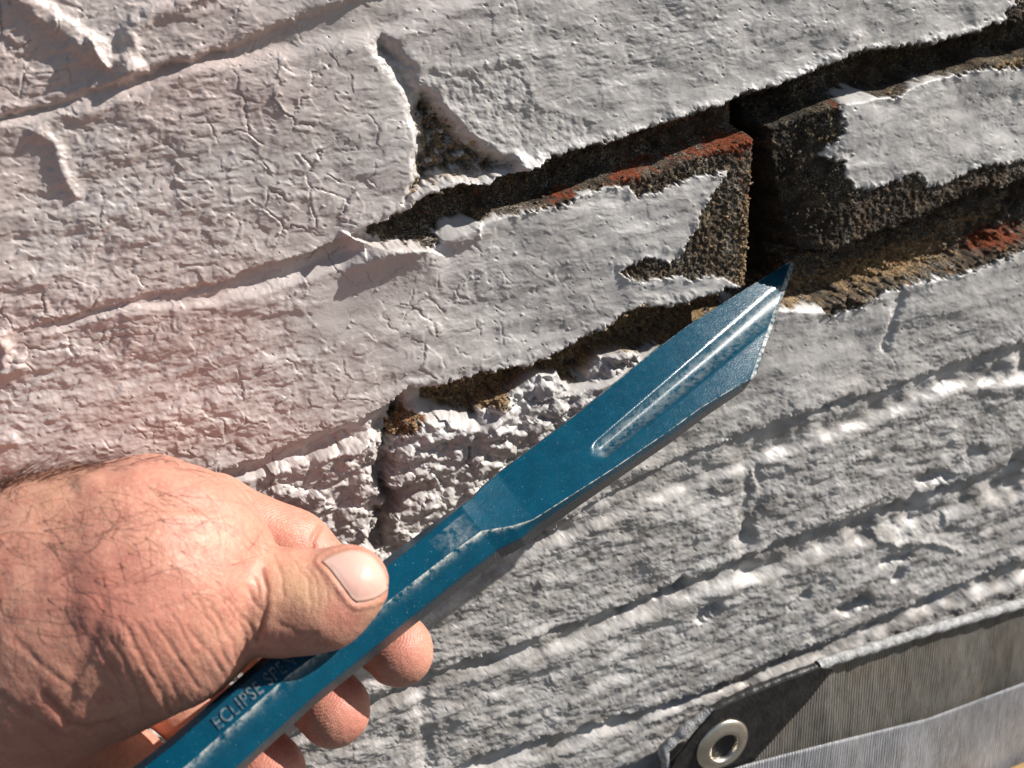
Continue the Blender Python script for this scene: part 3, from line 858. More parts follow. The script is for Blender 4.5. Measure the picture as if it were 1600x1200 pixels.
# the slanted cutting end
zc = axis_z((1180, 586))
_l = dense[-1]; _m = dense[-20]
_pa = [cpt(*(_l[0] + N2 * _l[2]), axis_z(_l[0]) + BL_TILT), cpt(*_l[0], axis_z(_l[0])), cpt(*_m[0], axis_z(_m[0]))]
_pn = np.cross(_pa[1] - _pa[0], _pa[2] - _pa[0])
def tip_z(p):                                        # keeps the blade's face flat right out to its tip
    r_ = cpt(p[0], p[1], 1.0)
    return float(_pn @ _pa[1] / (_pn @ r_))
_A1, _A2 = _l[0] + N2 * _l[2], _l[0]
for kk in range(1, 13):
    e = 0.0 if kk < 12 else 1.0
    uu = kk / 11.0 if kk < 12 else 1.0
    f0 = -9 if kk < 12 else 0
    a1, a2 = np.array([1247.0, 399.0]) + D2 * f0, np.array([1180.0, 586.0]) + D2 * f0
    if kk < 11:
        a1, a2 = _A1 + (a1 - _A1) * uu, _A2 + (a2 - _A2) * uu
    zt, zc = tip_z(a1), tip_z(a2)
    thick = 9.5 + (3.0 - 9.5) * uu ** 0.8 if kk < 12 else 1.0
    gr_ = 1.0 - 0.35 * uu if e == 0 else 0.2
    pts = ring(a2, a1 - N2 * 1, a1, a2 + N2 * (3 if e == 0 else 1), a2 + N2 * (12 - 9.5 * uu if e == 0 else 1.5), zc, zt, [thick * 0.4, thick, thick * 1.3, thick], (1.0, gr_, 0.41, 0.185))
    rings.append(pts)
    along.append(1160 + 30 * uu + 20 * e)
R_ = np.array(rings)
nr, npt = R_.shape[:2]
RW = at_depth(R_[..., 0], R_[..., 1], R_[..., 2])
# wear: bright along the arrises and on the cutting end
wear_sheen = np.zeros((nr, npt)); scuff_sheen = np.zeros((nr, npt)); lower_grey = np.zeros((nr, npt)); lower_grey[:, NFR + 1:NFR + 3] = 1.0  # third mask: dark grey along the lower side of shaft and blade
al = np.array(along)
for i in range(nr):
    x = al[i]
    wear_sheen[i, NFR - 1] = 0.96 if x > 640 else 0.9
    if x >= 800:
        wear_sheen[i, NFR - 1] = 1.0
        wear_sheen[i, 0] = 0.95 if x > 1000 else 0.5
    if i >= nr - 2:
        wear_sheen[i, :NFR + 1] = 1.0 if i == nr - 1 else 0.975
    if 694 < x < 752:
        scuff_sheen[i, 10:NFR - 2] = 0.42 * math.sin(math.pi * (x - 694) / 58.0)
_t = np.clip(((R_[:, :NFR, 0] - FL0[0]) * FLD[0] + (R_[:, :NFR, 1] - FL0[1]) * FLD[1]) / FLL, 0, 1)
_d = np.hypot(R_[:, :NFR, 0] - FL0[0] - FLD[0] * FLL * _t, R_[:, :NFR, 1] - FL0[1] - FLD[1] * FLL * _t) / (15.5 + 5.5 * _t)
scuff_sheen[:, :NFR] = np.maximum(scuff_sheen[:, :NFR], np.where(al[:, None] > 840, 0.40 * sm((1.05 - _d) / 0.5), 0))  # broad highlight of the flute painted in as a pale band
wear_sheen[-2:, :NFR + 2] = 1.0
lower_grey[-3:] = 0.0
def lofted(i0, i1, cap0, cap1, name, parent):
    sub = RW[i0:i1]
    n = len(sub)
    ii = np.arange(n * npt).reshape(n, npt)
    jj = np.roll(ii, -1, axis=1)
    q = np.stack([ii[:-1], jj[:-1], jj[1:], ii[1:]], -1).reshape(-1, 4).tolist()
    if cap0:
        q.append(ii[0].tolist())
    if cap1:
        q.append(ii[-1][::-1].tolist())
    w = wear_sheen[i0:i1].reshape(-1, 1); w2_ = scuff_sheen[i0:i1].reshape(-1, 1); w3_ = lower_grey[i0:i1].reshape(-1, 1)
    o = mesh_obj(name, sub.reshape(-1, 3), q, M_STEEL, parent, smooth=True, attrs={'wear_sheen': np.concatenate([w, w2_, w3_, np.ones_like(w)], 1)})
    me = o.data
    import bmesh
    bm = bmesh.new(); bm.from_mesh(me)
    bmesh.ops.recalc_face_normals(bm, faces=bm.faces)
    wl_ = bm.edges.layers.float.new('bevel_weight_edge')
    bm.verts.ensure_lookup_table()
    for e in bm.edges:
        r1, k1 = divmod(e.verts[0].index, npt)
        r2, k2 = divmod(e.verts[1].index, npt)
        arris = (k1 == k2 and (k1 == 0 or k1 >= NFR - 1)) or (r1 == r2 and r1 in ((0, n - 1) if cap0 else (n - 1,)) and (cap0 or cap1)) or (i1 == nr and r1 == r2 == n - 2 and max(k1, k2) < NFR)
        if arris and e.calc_face_angle(0) > math.radians(14):
            e.smooth = False
            if i1 != nr or max(r1, r2) < n - 3:
                e[wl_] = 1.0
    bm.to_mesh(me); bm.free()
    bv = o.modifiers.new('bevel', 'BEVEL')
    bv.width = 0.0007; bv.segments = 2; bv.limit_method = 'WEIGHT'
    return o
ctr_ch = RW[n_shaft].mean(0)
chisel = empty('plugging_chisel', ctr_ch.tolist())
tag(chisel, 'blue steel plugging chisel, its fluted blade pushed into the open joint', 'chisel')
lofted(0, n_shaft + 1, True, False, 'shaft', chisel)
lofted(n_shaft, nr, False, True, 'blade', chisel)

# raised lettering on the upper front facet of the shaft
cu = bpy.data.curves.new('lettering', 'FONT')
cu.body = 'ECLIPSE SPEN'
cu.size = 1.0
cu.extrude = 0.03
cu.offset = 0.012
cu.space_character = 1.15
tmp = bpy.data.objects.new('lettering_curve', cu)
COL.objects.link(tmp)
bpy.context.view_layer.update()
me = bpy.data.meshes.new_from_object(tmp.evaluated_get(bpy.context.evaluated_depsgraph_get()))
bpy.data.objects.remove(tmp)
co = np.zeros(len(me.vertices) * 3, np.float32); me.vertices.foreach_get('co', co); co = co.reshape(-1, 3)
wtxt = co[:, 0].max()
def facet(px):                                # A1 and A2 world points at the station whose ridge is at px
    i = np.interp(px, al[:n_shaft + 1], np.arange(n_shaft + 1))
    i0 = int(min(i, n_shaft - 1)); f = i - i0
    return RW[i0, 0] * (1 - f) + RW[i0 + 1, 0] * f, RW[i0, NFR - 1] * (1 - f) + RW[i0 + 1, NFR - 1] * f
a1s, a2s = facet(346)
a1e, a2e = facet(468)
nrm = np.cross(a2e - a2s, a1s - a2s); nrm /= np.linalg.norm(nrm)
if nrm @ FW > 0:
    nrm = -nrm
t = (co[:, 0] / wtxt)[:, None]
v = (co[:, 1] / 0.72)[:, None]
lowp, hip = 0.20, 0.80
A1p, A2p = a1s + (a1e - a1s) * t, a2s + (a2e - a2s) * t
pos = A2p + (A1p - A2p) * (lowp + (hip - lowp) * v) + nrm * (0.00012 + co[:, 2:3] * 0.007)
me.vertices.foreach_set('co', pos.astype(np.float32).ravel())
ca_ = me.color_attributes.new('wear_sheen', 'FLOAT_COLOR', 'POINT')
ca_.data.foreach_set('color', np.tile([0.0, 0.5, 0.0, 1], len(pos)).astype(np.float32))
me.materials.clear(); me.materials.append(M_STEEL)
import bmesh
bm = bmesh.new(); bm.from_mesh(me); bmesh.ops.recalc_face_normals(bm, faces=bm.faces); bm.to_mesh(me); bm.free()
lt = bpy.data.objects.new('lettering', me); COL.objects.link(lt)
lt.parent = chisel; lt.matrix_parent_inverse = Matrix.Translation(-Vector(chisel.location))

# ------------------------------------------------------------------ the hand: blended round cones, surfaced in one piece
VOX = 0.85
lo_ = np.array([-300.0, -170.0, 200.0]); hi_ = np.array([-22.0, -18.0, 330.0])
gx, gy, gz = [np.arange(a, b, VOX, dtype=np.float32) for a, b in zip(lo_, hi_)]
GX, GY, GZ = np.meshgrid(gx, gy, gz, indexing='ij')

def cone(a, b):
    pa, pb = cpt(*a[:3]), cpt(*b[:3])
    ra, rb = a[3] * a[2] / F, b[3] * b[2] / F
    d = pb - pa
    t = np.clip(((GX - pa[0]) * d[0] + (GY - pa[1]) * d[1] + (GZ - pa[2]) * d[2]) / (d @ d), 0, 1).astype(np.float32)
    return np.sqrt((GX - pa[0] - t * d[0]) ** 2 + (GY - pa[1] - t * d[1]) ** 2 + (GZ - pa[2] - t * d[2]) ** 2) - (ra + (rb - ra) * t)

def smin(a, b, k):
    h = np.clip(0.5 + 0.5 * (b - a) / k, 0, 1)
    return b + (a - b) * h - k * h * (1 - h)

def chain(pts, k=3.0):
    f = None
    for a, b in zip(pts[:-1], pts[1:]):
        c = cone(a, b)
        f = c if f is None else smin(f, c, k)
    return f

mass = chain([(-520, 1090, 268, 262), (-60, 1030, 257, 236), (110, 950, 252, 208), (232, 915, 250, 199)], 8)
mass = smin(mass, chain([(100, 800, 268, 62), (235, 778, 266, 62), (330, 800, 270, 52)], 4), 7)
thumb = chain([(330, 930, 250, 96), (448, 941, 250, 77), (505, 938, 250, 72), (546, 914, 250, 61)], 5)
fa = smin(mass, thumb, 3.0)
fa = smin(fa, cone((60, 1230, 262, 130), (150, 1250, 275, 120)), 8)
index = chain([(220, 815, 285, 78), (335, 795, 292, 52), (455, 856, 298, 57), (540, 935, 300, 56), (590, 983, 296, 54), (624, 1018, 289, 54)], 4)
middle = chain([(170, 900, 288, 70), (290, 930, 298, 56), (400, 985, 304, 56), (470, 1055, 300, 57), (522, 1109, 290, 57)], 4)
ring_f = chain([(140, 1000, 290, 65), (230, 1060, 300, 55), (320, 1120, 302, 54), (380, 1165, 298, 55), (421, 1206, 290, 56)], 4)
little = chain([(100, 1100, 290, 60), (180, 1180, 298, 50), (290, 1300, 292, 48)], 4)
fb_ = smin(smin(index, middle, 1.5), smin(ring_f, little, 1.5), 1.5)
fb_ = smin(fb_, cone((60, 940, 272, 130), (130, 1010, 280, 110)), 6)
field = smin(fa, fb_, 1.6)

def surface_nets(f, org, h):
    s = f < 0
    nx_, ny_, nz_ = f.shape
    cs = np.zeros((nx_ - 1, ny_ - 1, nz_ - 1), np.uint8)
    for dx in (0, 1):
        for dy in (0, 1):
            for dz in (0, 1):
                cs += s[dx:nx_ - 1 + dx, dy:ny_ - 1 + dy, dz:nz_ - 1 + dz]
    act = (cs > 0) & (cs < 8)
    ci = np.argwhere(act)
    vid = np.full(act.shape, -1, np.int64)
    vid[act] = np.arange(len(ci))
    acc = np.zeros((len(ci), 3)); cnt = np.zeros(len(ci))
    crn = [(a, b, c) for a in (0, 1) for b in (0, 1) for c in (0, 1)]
    for p_ in crn:
        for ax in range(3):
            if p_[ax]:
                continue
            q_ = list(p_); q_[ax] = 1
            va = f[ci[:, 0] + p_[0], ci[:, 1] + p_[1], ci[:, 2] + p_[2]]
            vb = f[ci[:, 0] + q_[0], ci[:, 1] + q_[1], ci[:, 2] + q_[2]]
            cr = (va < 0) != (vb < 0)
            t_ = np.where(cr, va / np.where(cr, va - vb, 1), 0)
            pt = np.tile(np.array(p_, float), (len(ci), 1)); pt[:, ax] += t_
            acc[cr] += pt[cr]; cnt[cr] += 1
    Vt = org + h * (ci + acc / cnt[:, None])
    Q = []
    for ax in range(3):
        sa = [slice(None)] * 3; sb = [slice(None)] * 3
        sa[ax] = slice(0, -1); sb[ax] = slice(1, None)
        chg = s[tuple(sa)] != s[tuple(sb)]
        e = np.argwhere(chg)
        o1, o2 = [a for a in range(3) if a != ax]
        e = e[(e[:, o1] > 0) & (e[:, o2] > 0) & (e[:, o1] < f.shape[o1] - 1) & (e[:, o2] < f.shape[o2] - 1)]
        def cell(d1, d2):
            c = e.copy(); c[:, o1] -= d1; c[:, o2] -= d2
            return vid[c[:, 0], c[:, 1], c[:, 2]]
        q = np.stack([cell(1, 1), cell(0, 1), cell(0, 0), cell(1, 0)], -1)
        ins = s[e[:, 0], e[:, 1], e[:, 2]]
        if ax == 1:
            ins = ~ins
        q[~ins] = q[~ins][:, ::-1]
        Q.append(q)
    Q = np.concatenate(Q)
    return Vt, Q[(Q >= 0).all(1)]

hv, hq = surface_nets(field, lo_, VOX)
def neighbours_smooth(v, q, it):
    e = np.concatenate([q[:, [0, 1]], q[:, [1, 2]], q[:, [2, 3]], q[:, [3, 0]]])
    deg = np.bincount(e.ravel(), minlength=len(v)).astype(float)[:, None]
    for _ in range(it):
        a = np.zeros_like(v)
        for k in range(3):
            a[:, k] = np.bincount(e[:, 0], v[e[:, 1], k], len(v)) + np.bincount(e[:, 1], v[e[:, 0], k], len(v))
        v = v * 0.5 + 0.5 * a / np.maximum(deg, 1)
    return v
hv = neighbours_smooth(hv, hq, 3)
# one level of subdivision for the creases
def subdivide(v, q):
    e = np.stack([q, np.roll(q, -1, 1)], -1).reshape(-1, 2)
    e.sort(1)
    key = e[:, 0] * len(v) + e[:, 1]
    uk, first, inv = np.unique(key, return_index=True, return_inverse=True)
    em = v[e[first]].mean(1)
    fc = v[q].mean(1)
    ne, nv = len(uk), len(v)
    ei = nv + inv.reshape(-1, 4)
    ci_ = nv + ne + np.arange(len(q))
    out = [np.stack([q[:, k], ei[:, k], ci_, ei[:, (k - 1) % 4]], -1) for k in range(4)]
    return np.concatenate([v, em, fc]), np.concatenate(out)
hv, hq = subdivide(hv, hq)
hv = neighbours_smooth(hv, hq, 3)
def vnormals(v, q):
    n = np.cross(v[q[:, 2]] - v[q[:, 0]], v[q[:, 3]] - v[q[:, 1]])
    o = np.zeros_like(v)
    for k in range(4):
        for c in range(3):
            o[:, c] += np.bincount(q[:, k], n[:, c], len(v))
    return o / (np.linalg.norm(o, axis=1, keepdims=True) + 1e-12)
hn = vnormals(hv, hq)
# orient outward
gstep = VOX * 2
if np.mean(np.sum(hn * (hv - hv.mean(0)), 1)) < 0:
    hq = hq[:, ::-1]; hn = -hn
HX = 800 + F * hv[:, 0] / hv[:, 2]
HY = 600 - F * hv[:, 1] / hv[:, 2]
facing = np.clip(-(hn * hv).sum(1) / np.linalg.norm(hv, axis=1), 0, 1)       # towards the viewer side of the hand
front = facing > 0.02
thumb_side = hv[:, 2] < 272
disp = np.zeros(len(hv)); crease_m = np.zeros(len(hv))
wx, wy = HX + 2.5 * gnoise(HX / 26, HY / 26, 301), HY + 2.5 * gnoise(HX / 26, HY / 26, 302)
def z1(*p): return [(x / 2.2857, 700 + y / 2.2857) for x, y in p]
def z3(*p): return [(200 + x / 3.2, 900 + y / 3.2) for x, y in p]
def z5(*p): return [(380 + x / 5.0, 820 + y / 5.0) for x, y in p]
CREASES = [  # polyline, half width px, depth mm, darkening
 (z3((420, 160), (520, 330), (545, 430)), 3.2, .45, .35), (z3((500, 120), (620, 260), (640, 330)), 3.5, .55, .35), (z3((290, 250), (420, 400), (470, 480)), 3.2, .5, .35),
 (z3((130, 230), (200, 330), (350, 560)), 3.5, .55, .35), (z3((0, 260), (70, 420), (160, 560), (200, 680)), 4, .6, .4), (z3((590, 60), (680, 200), (650, 320)), 4, .6, .3),
 (z3((350, 120), (450, 300), (500, 440)), 2.6, .35, .25), (z3((220, 200), (330, 380), (420, 540)), 2.6, .35, .25), (z3((60, 250), (140, 400), (260, 620)), 2.8, .4, .3),
 (z3((560, 220), (600, 330), (560, 420)), 3, .5, .35), (z3((-90, 300), (0, 460), (60, 600), (70, 690)), 3.5, .5, .35), (z3((450, 90), (560, 250), (600, 380)), 2.5, .35, .2),
 (z3((-160, 330), (-60, 500), (-10, 640)), 3, .4, .25), (z3((380, 60), (300, 130), (160, 170)), 3, .25, .15),
 (z5((400, 290), (500, 440), (530, 600), (520, 700)), 1.8, .35, .30), (z5((500, 330), (580, 470), (590, 650)), 1.8, .35, .30), (z5((560, 310), (650, 480), (660, 590)), 1.6, .28, .25),
 (z5((450, 310), (545, 470), (560, 640)), 1.4, .2, .2), (z5((150, 350), (185, 520), (160, 700), (100, 900)), 4, .8, .4), (z5((240, 230), (300, 420), (310, 560)), 3, .4, .2),
 (z5((100, 430), (140, 600), (110, 760)), 3, .5, .3), (z5((270, 760), (420, 850), (560, 850)), 4, .3, .2),
 (z1((160, 880), (240, 990), (330, 1000), (420, 975)), 6, 1.1, .35), (z1((0, 880), (110, 960), (210, 1020)), 5, .7, .3), (z1((60, 690), (170, 790), (260, 860)), 5, .5, .2),
 (z1((190, 920), (250, 960), (270, 1040)), 6, .5, .2), (z1((120, 1040), (180, 1090), (200, 1143)), 5, .6, .25),
 (z1((370, 560), (330, 680), (270, 800), (240, 960)), 9, .7, .15),
]
for pl, wd, dp, dk in CREASES:
    sel = front & thumb_side & (HX > min(p[0] for p in pl) - 40) & (HX < max(p[0] for p in pl) + 40) & (HY > min(p[1] for p in pl) - 40) & (HY < max(p[1] for p in pl) + 40)
    d = line_dist(wx[sel], wy[sel], pl)
    dp *= 0.36 if dp < 0.75 else 0.6
    disp[sel] -= dp * np.exp(-(d / wd) ** 2) - 0.2 * dp * np.exp(-((d - 2.6 * wd) / (1.6 * wd)) ** 2)
    crease_m[sel] = np.maximum(crease_m[sel], 0.75 * dk * np.exp(-(d / (0.8 * wd)) ** 2))
sel = front & ~thumb_side
d = line_dist(wx, wy, [(500, 822), (489, 846), (486, 872)])
disp -= np.where(sel, 0.9 * np.exp(-(d / 5) ** 2), 0); crease_m = np.maximum(crease_m, np.where(sel, 0.35 * np.exp(-(d / 4) ** 2), 0))
# tendons and veins under the skin
for pl, wd, dp in [(z1((300, 130), (560, 110), (760, 170), (900, 270)), 16, 0.9), (z1((0, 300), (180, 200), (330, 130)), 20, 0.8), (z1((330, 560), (450, 700), (560, 900)), 26, 0.5),
                   (z1((60, 600), (330, 380), (600, 330), (850, 330)), 14, 0.35), (z1((480, 240), (760, 250), (960, 320)), 12, 0.4)]:
    d = line_dist(HX, HY, pl)
    disp += np.where(front & thumb_side, dp * np.exp(-(d / wd) ** 2), 0)
# diagonal fine wrinkles on the thumb's base, soft lumps everywhere
wr = gnoise((HX * 0.86 - HY * 0.5) / 8.0, (HX * 0.5 + HY * 0.86) / 60.0, 310) + 0.5 * gnoise((HX * 0.8 - HY * 0.6) / 4.0, (HX * 0.6 + HY * 0.8) / 32.0, 311)
wz = sm((HX - 60) / 120) * sm((HY - 880) / 120) * sm((420 - HX) / 40)
disp += np.where(front & thumb_side, 0.085 * wr * wz, 0) + 0.25 * gnoise(HX / 45, HY / 45, 312) + 0.06 * gnoise(HX / 9, HY / 9, 313)
# nail bed sunk a little into the thumb
NAIL = z5((608, 288), (640, 262), (700, 235), (780, 206), (840, 196), (905, 200), (965, 218), (1015, 250), (1060, 300), (1098, 355), (1125, 425), (1132, 480), (1118, 520), (1070, 560), (1010, 588), (950, 602), (880, 610), (845, 582), (800, 520), (740, 438), (675, 352))
nsd = poly_sd(HX, HY, NAIL)
nsel = front & thumb_side
disp += np.where(nsel, 0.35 * np.exp(-((nsd + 7) / 5.0) ** 2) - 0.55 * sm((nsd + 2) / 5), 0)
crease_m = np.maximum(crease_m, np.where(nsel, 0.35 * np.exp(-((nsd + 1) / 2.0) ** 2), 0))
hv2 = hv + hn * disp[:, None]
# skin colour fields
def hb(cx, cy, r): return np.exp(-(((HX - cx) ** 2 + (HY - cy) ** 2) / r ** 2))
back = ~thumb_side
redf = np.where(back, 0.55 * hb(630, 1015, 40) + 0.7 * hb(530, 1095, 40) + 0.55 * hb(560, 1140, 30) + 0.7 * hb(420, 1195, 50) + 0.35 * hb(500, 850, 60) + 0.30 * hb(420, 800, 60), 0)
redf += np.where(thumb_side, 0.45 * hb(528, 960, 28) + 0.5 * hb(150, 930, 70) + 0.35 * hb(60, 1160, 80) + 0.35 * hb(455, 1005, 30) + 0.3 * hb(240, 960, 80) + 0.25 * hb(300, 770, 40) + 0.25 * hb(395, 900, 40), 0)
yelf = np.where(thumb_side, 0.8 * hb(488, 930, 34) + 0.6 * hb(445, 905, 40) + 0.4 * hb(420, 960, 30) + 0.35 * hb(80, 770, 60) + 0.6 * hb(590, 960, 22), 0.1)
padf = np.where(back & front, np.clip(sm((HX + HY - 1500) / 60) + sm((HX - 380) / 40) * (HY < 900) * 0.8, 0, 1), 0)
skin = np.stack([np.clip(redf, 0, 1), np.clip(yelf, 0, 1), padf, np.clip(crease_m, 0, 1)], -1)
PADC = [cpt(600, 990, 278), cpt(500, 1080, 280), cpt(400, 1180, 280), cpt(470, 860, 286)]
dist_p = np.stack([np.linalg.norm(hv - c, axis=1) for c in PADC], 1)
near_p = dist_p.argmin(1)
padpos = (hv - np.array(PADC)[near_p]) / 1000.0
def cam2world(v):
    v = v / 1000.0
    return CAM + v[:, :1] * RT + v[:, 1:2] * UP + v[:, 2:3] * FW
HW = cam2world(hv2)
hand = mesh_obj('person_hand', HW, hq, M_SKIN, attrs={'skin': skin, 'padpos': np.concatenate([padpos, np.ones((len(padpos), 1))], 1)})
tag(hand, 'bare hairy hand gripping the blue chisel, thumb on top and fingertips behind', 'person')
# cheap outward check through the mesh's own normals
bvh = BVHTree.FromPolygons([Vector(p) for p in HW], hq.tolist())

def hit_hand(px, py):
    d = ray(np.array(px), np.array(py))
    d = d / np.linalg.norm(d)
    return bvh.ray_cast(Vector(CAM), Vector(d), 1.0)

# thumbnail
def nail_mesh(outline, n_r=9, lift=0.0005, thick=0.0004, name='thumbnail'):
    c = np.mean(np.array(outline), 0)
    n = len(outline)
    vs, fs = [], []
    for k in range(n_r + 1):
        s = k / n_r
        for (x, y) in outline:
            q = c + (np.array([x, y]) - c) * s * 1.0
            loc, nor, _, _ = hit_hand(q[0], q[1])
            if loc is None:
                loc, nor = Vector(vs[-1]), Vector((0, -1, 0))
            if nor.dot(Vector(FW)) > 0:
                nor = -nor
            vs.append(np.array(loc) + np.array(nor) * (lift * (1 - 0.75 * s ** 6)))
    vs = np.array(vs)
    for k in range(n_r):
        for i in range(n):
            j = (i + 1) % n
            if k == 0:
                fs.append([i * 0 + 0 * n + i, n + i, n + j])
            else:
                fs.append([k * n + i, (k + 1) * n + i, (k + 1) * n + j, k * n + j])
    # skirt
    b0 = n_r * n
    base = len(vs)
    vs = np.concatenate([vs, vs[b0:b0 + n] + FW * thick * 2.2])
    for i in range(n):
        j = (i + 1) % n
        fs.append([b0 + i, base + i, base + j, b0 + j])
    vs[:n] = vs[:n].mean(0)
    nx_, ny_, _ = to_px(vs)
    rim = -line_dist(nx_, ny_, outline + outline[:1])
    tip = sm((nx_ * 0.9 + ny_ * 0.35 - 859) / 14.0)
    lun = np.exp(-(((nx_ - 521) / 14) ** 2 + ((ny_ - 905) / 34) ** 2))
    edge = 0.7 * np.exp(-(rim / 2.2) ** 2)
    return mesh_obj(name, vs, fs, M_NAIL, hand, attrs={'nail': np.stack([tip, lun, edge, np.ones_like(tip)], -1)})
def dens(pts, m=3):
    o = []
    for a, b in zip(pts, pts[1:] + pts[:1]):
        for i in range(m):
            o.append((a[0] + (b[0] - a[0]) * i / m, a[1] + (b[1] - a[1]) * i / m))
    return o
nail_mesh(dens(NAIL))

# hair on the wrist and the back of the thumb
hair_v, hair_f = [], []
def strand(p, d, nrm, length, curl, r0):
    n = 9
    p = np.array(p); d = np.array(d); side = np.cross(nrm, d)
    base = len(hair_v)
    pts = []
    ang = 0.0
    cur = p.copy()
    for i in range(n + 1):
        pts.append(cur.copy())
        a = curl * i / n
        dirv = d * math.cos(a) + side * math.sin(a) + nrm * (0.28 - 0.52 * i / n)
        dirv /= np.linalg.norm(dirv)
        cur = cur + dirv * length / n
    for i, q in enumerate(pts):
        t_ = pts[min(i + 1, n)] - pts[max(i - 1, 0)]
        t_ /= np.linalg.norm(t_) + 1e-9
        a1_ = np.cross(t_, nrm); a1_ /= np.linalg.norm(a1_) + 1e-9
        a2_ = np.cross(t_, a1_)
        r = r0 * (1 - 0.75 * i / n)
        for k in range(3):
            th = 2 * math.pi * k / 3
            hair_v.append(q + (a1_ * math.cos(th) + a2_ * math.sin(th)) * r)
    for i in range(n):
        for k in range(3):
            a_, b_ = base + i * 3 + k, base + i * 3 + (k + 1) % 3
            hair_f.append([a_, b_, b_ + 3, a_ + 3])
def dens_hair(x, y):
    d = math.exp(-(((x - 110) / 170) ** 2 + ((y - 850) / 110) ** 2))
    d += 0.6 * math.exp(-(((x - 280) / 130) ** 2 + ((y - 800) / 70) ** 2))
    return d
cnt_h = 0
R2 = random.Random(5)
while cnt_h < 120:
    x, y = R2.uniform(-60, 440), R2.uniform(705, 1010)
    if R2.random() > dens_hair(x, y):
        continue
    loc, nor, _, _ = hit_hand(x, y)
    if loc is None:
        continue
    if nor.dot(Vector(FW)) > 0:
        nor = -nor
    ang = R2.gauss(-0.1, 0.38) if y > 800 else R2.gauss(-0.6, 0.42)
    if R2.random() < 0.10:
        ang = R2.uniform(-3.1, 3.1)
    d = RT * math.cos(ang) - UP * math.sin(-ang)
    nr_ = np.array(nor)
    d = d - nr_ * (d @ nr_)
    d /= np.linalg.norm(d) + 1e-9
    strand(loc, d, nr_, R2.uniform(0.009, 0.026), R2.gauss(0, 1.1), 0.000058)
    cnt_h += 1
# thick fringe along the top outline of the wrist
for _ in range(420):
    x = R2.triangular(-150, 330, -60)
    y = None
    for yy in range(700, 900, 4):
        loc, nor, _, _ = hit_hand(x, yy)
        if loc is not None:
            y = yy + R2.uniform(0, 16)
            break
    if y is None:
        continue
    loc, nor, _, _ = hit_hand(x, y)
    if loc is None:
        continue
    if nor.dot(Vector(FW)) > 0:
        nor = -nor
    nr_ = np.array(nor)
    d = RT * R2.gauss(0.6, 0.6) + UP * R2.gauss(0.5, 0.5) + FW * R2.gauss(0.3, 0.4)
    d = d - nr_ * (d @ nr_); d /= np.linalg.norm(d) + 1e-9
    ln = (0.0035 if x > 180 else 0.004 + 0.013 * min(1, max(0, (180 - x) / 160))) * R2.uniform(0.4, 1.4)
    strand(np.array(loc) + FW * R2.uniform(0, 0.004), d, nr_, ln, R2.gauss(0, 0.9), 0.00007)
ho = mesh_obj('hair', np.array(hair_v), np.array(hair_f), M_HAIR, hand)
ho['kind'] = 'stuff'

# ------------------------------------------------------------------ tarpaulin, bottom right
T_OUT = 13.0
tarp = empty('tarpaulin', on_wall(np.array(1400.0), np.array(1150.0), T_OUT).tolist())
tag(tarp, 'grey-brown woven tarpaulin with black corner patch and metal eyelet, hung against the wall', 'tarpaulin')
def strip(top, bot, nu, nv, out_t, out_b, name, mat, wav=1.0, seed=0):
    tx = np.linspace(0, 1, nu)
    def resample(pl):
        pl = np.array(pl, float)
        s = np.concatenate([[0], np.cumsum(np.hypot(*np.diff(pl, axis=0).T))]); s /= s[-1]
        return np.stack([np.interp(tx, s, pl[:, 0]), np.interp(tx, s, pl[:, 1])], -1)
    a, b = resample(top), resample(bot)
    t_ = np.linspace(0, 1, nv)[:, None, None]
    g_ = a[None] * (1 - t_) + b[None] * t_
    out = out_t + (out_b - out_t) * t_[..., 0] + wav * (0.9 * gnoise(g_[..., 0] / 60, g_[..., 1] / 110, 400 + seed) + 0.35 * gnoise(g_[..., 0] / 14, g_[..., 1] / 90, 410 + seed))
    P = on_wall(g_[..., 0], g_[..., 1], out)
    ii = np.arange(nu * nv).reshape(nv, nu)
    q = np.stack([ii[:-1, :-1], ii[1:, :-1], ii[1:, 1:], ii[:-1, 1:]], -1).reshape(-1, 4)
    PP = P.reshape(-1, 3)
    # weave coordinates: x along the hem, y down the cloth
    e = np.array([P[0, -1] - P[0, 0]]).ravel(); e /= np.linalg.norm(e)
    f_ = np.cross(e, [0, -1, 0])
    wc = np.stack([(PP - PP[0]) @ e, (PP - PP[0]) @ f_, np.zeros(len(PP)), np.ones(len(PP))], -1)
    o = mesh_obj(name, PP, q, mat, tarp, attrs={'weave': wc})
    sd = o.modifiers.new('thickness', 'SOLIDIFY'); sd.thickness = 0.0007; sd.offset = 0
    return o
strip([(1046, 1192), (1108, 1116), (1281, 1044), (1440, 996), (1600, 950), (2000, 828), (2400, 706)], [(1010, 1258), (1170, 1206), (1300, 1166), (1450, 1130), (1600, 1074), (2000, 930), (2400, 790)], 220, 60, T_OUT, T_OUT + 3, 'sheet', M_TARP, 1.0)
strip([(1000, 1250), (1168, 1194), (1300, 1160), (1450, 1123), (1600, 1067), (2000, 922), (2400, 782)], [(1000, 1500), (1180, 1460), (1350, 1420), (1500, 1380), (1700, 1310), (2000, 1200), (2400, 1060)], 160, 60, T_OUT + 6.5, T_OUT + 14, 'lower_fold', M_TARP2, 1.2, 5)

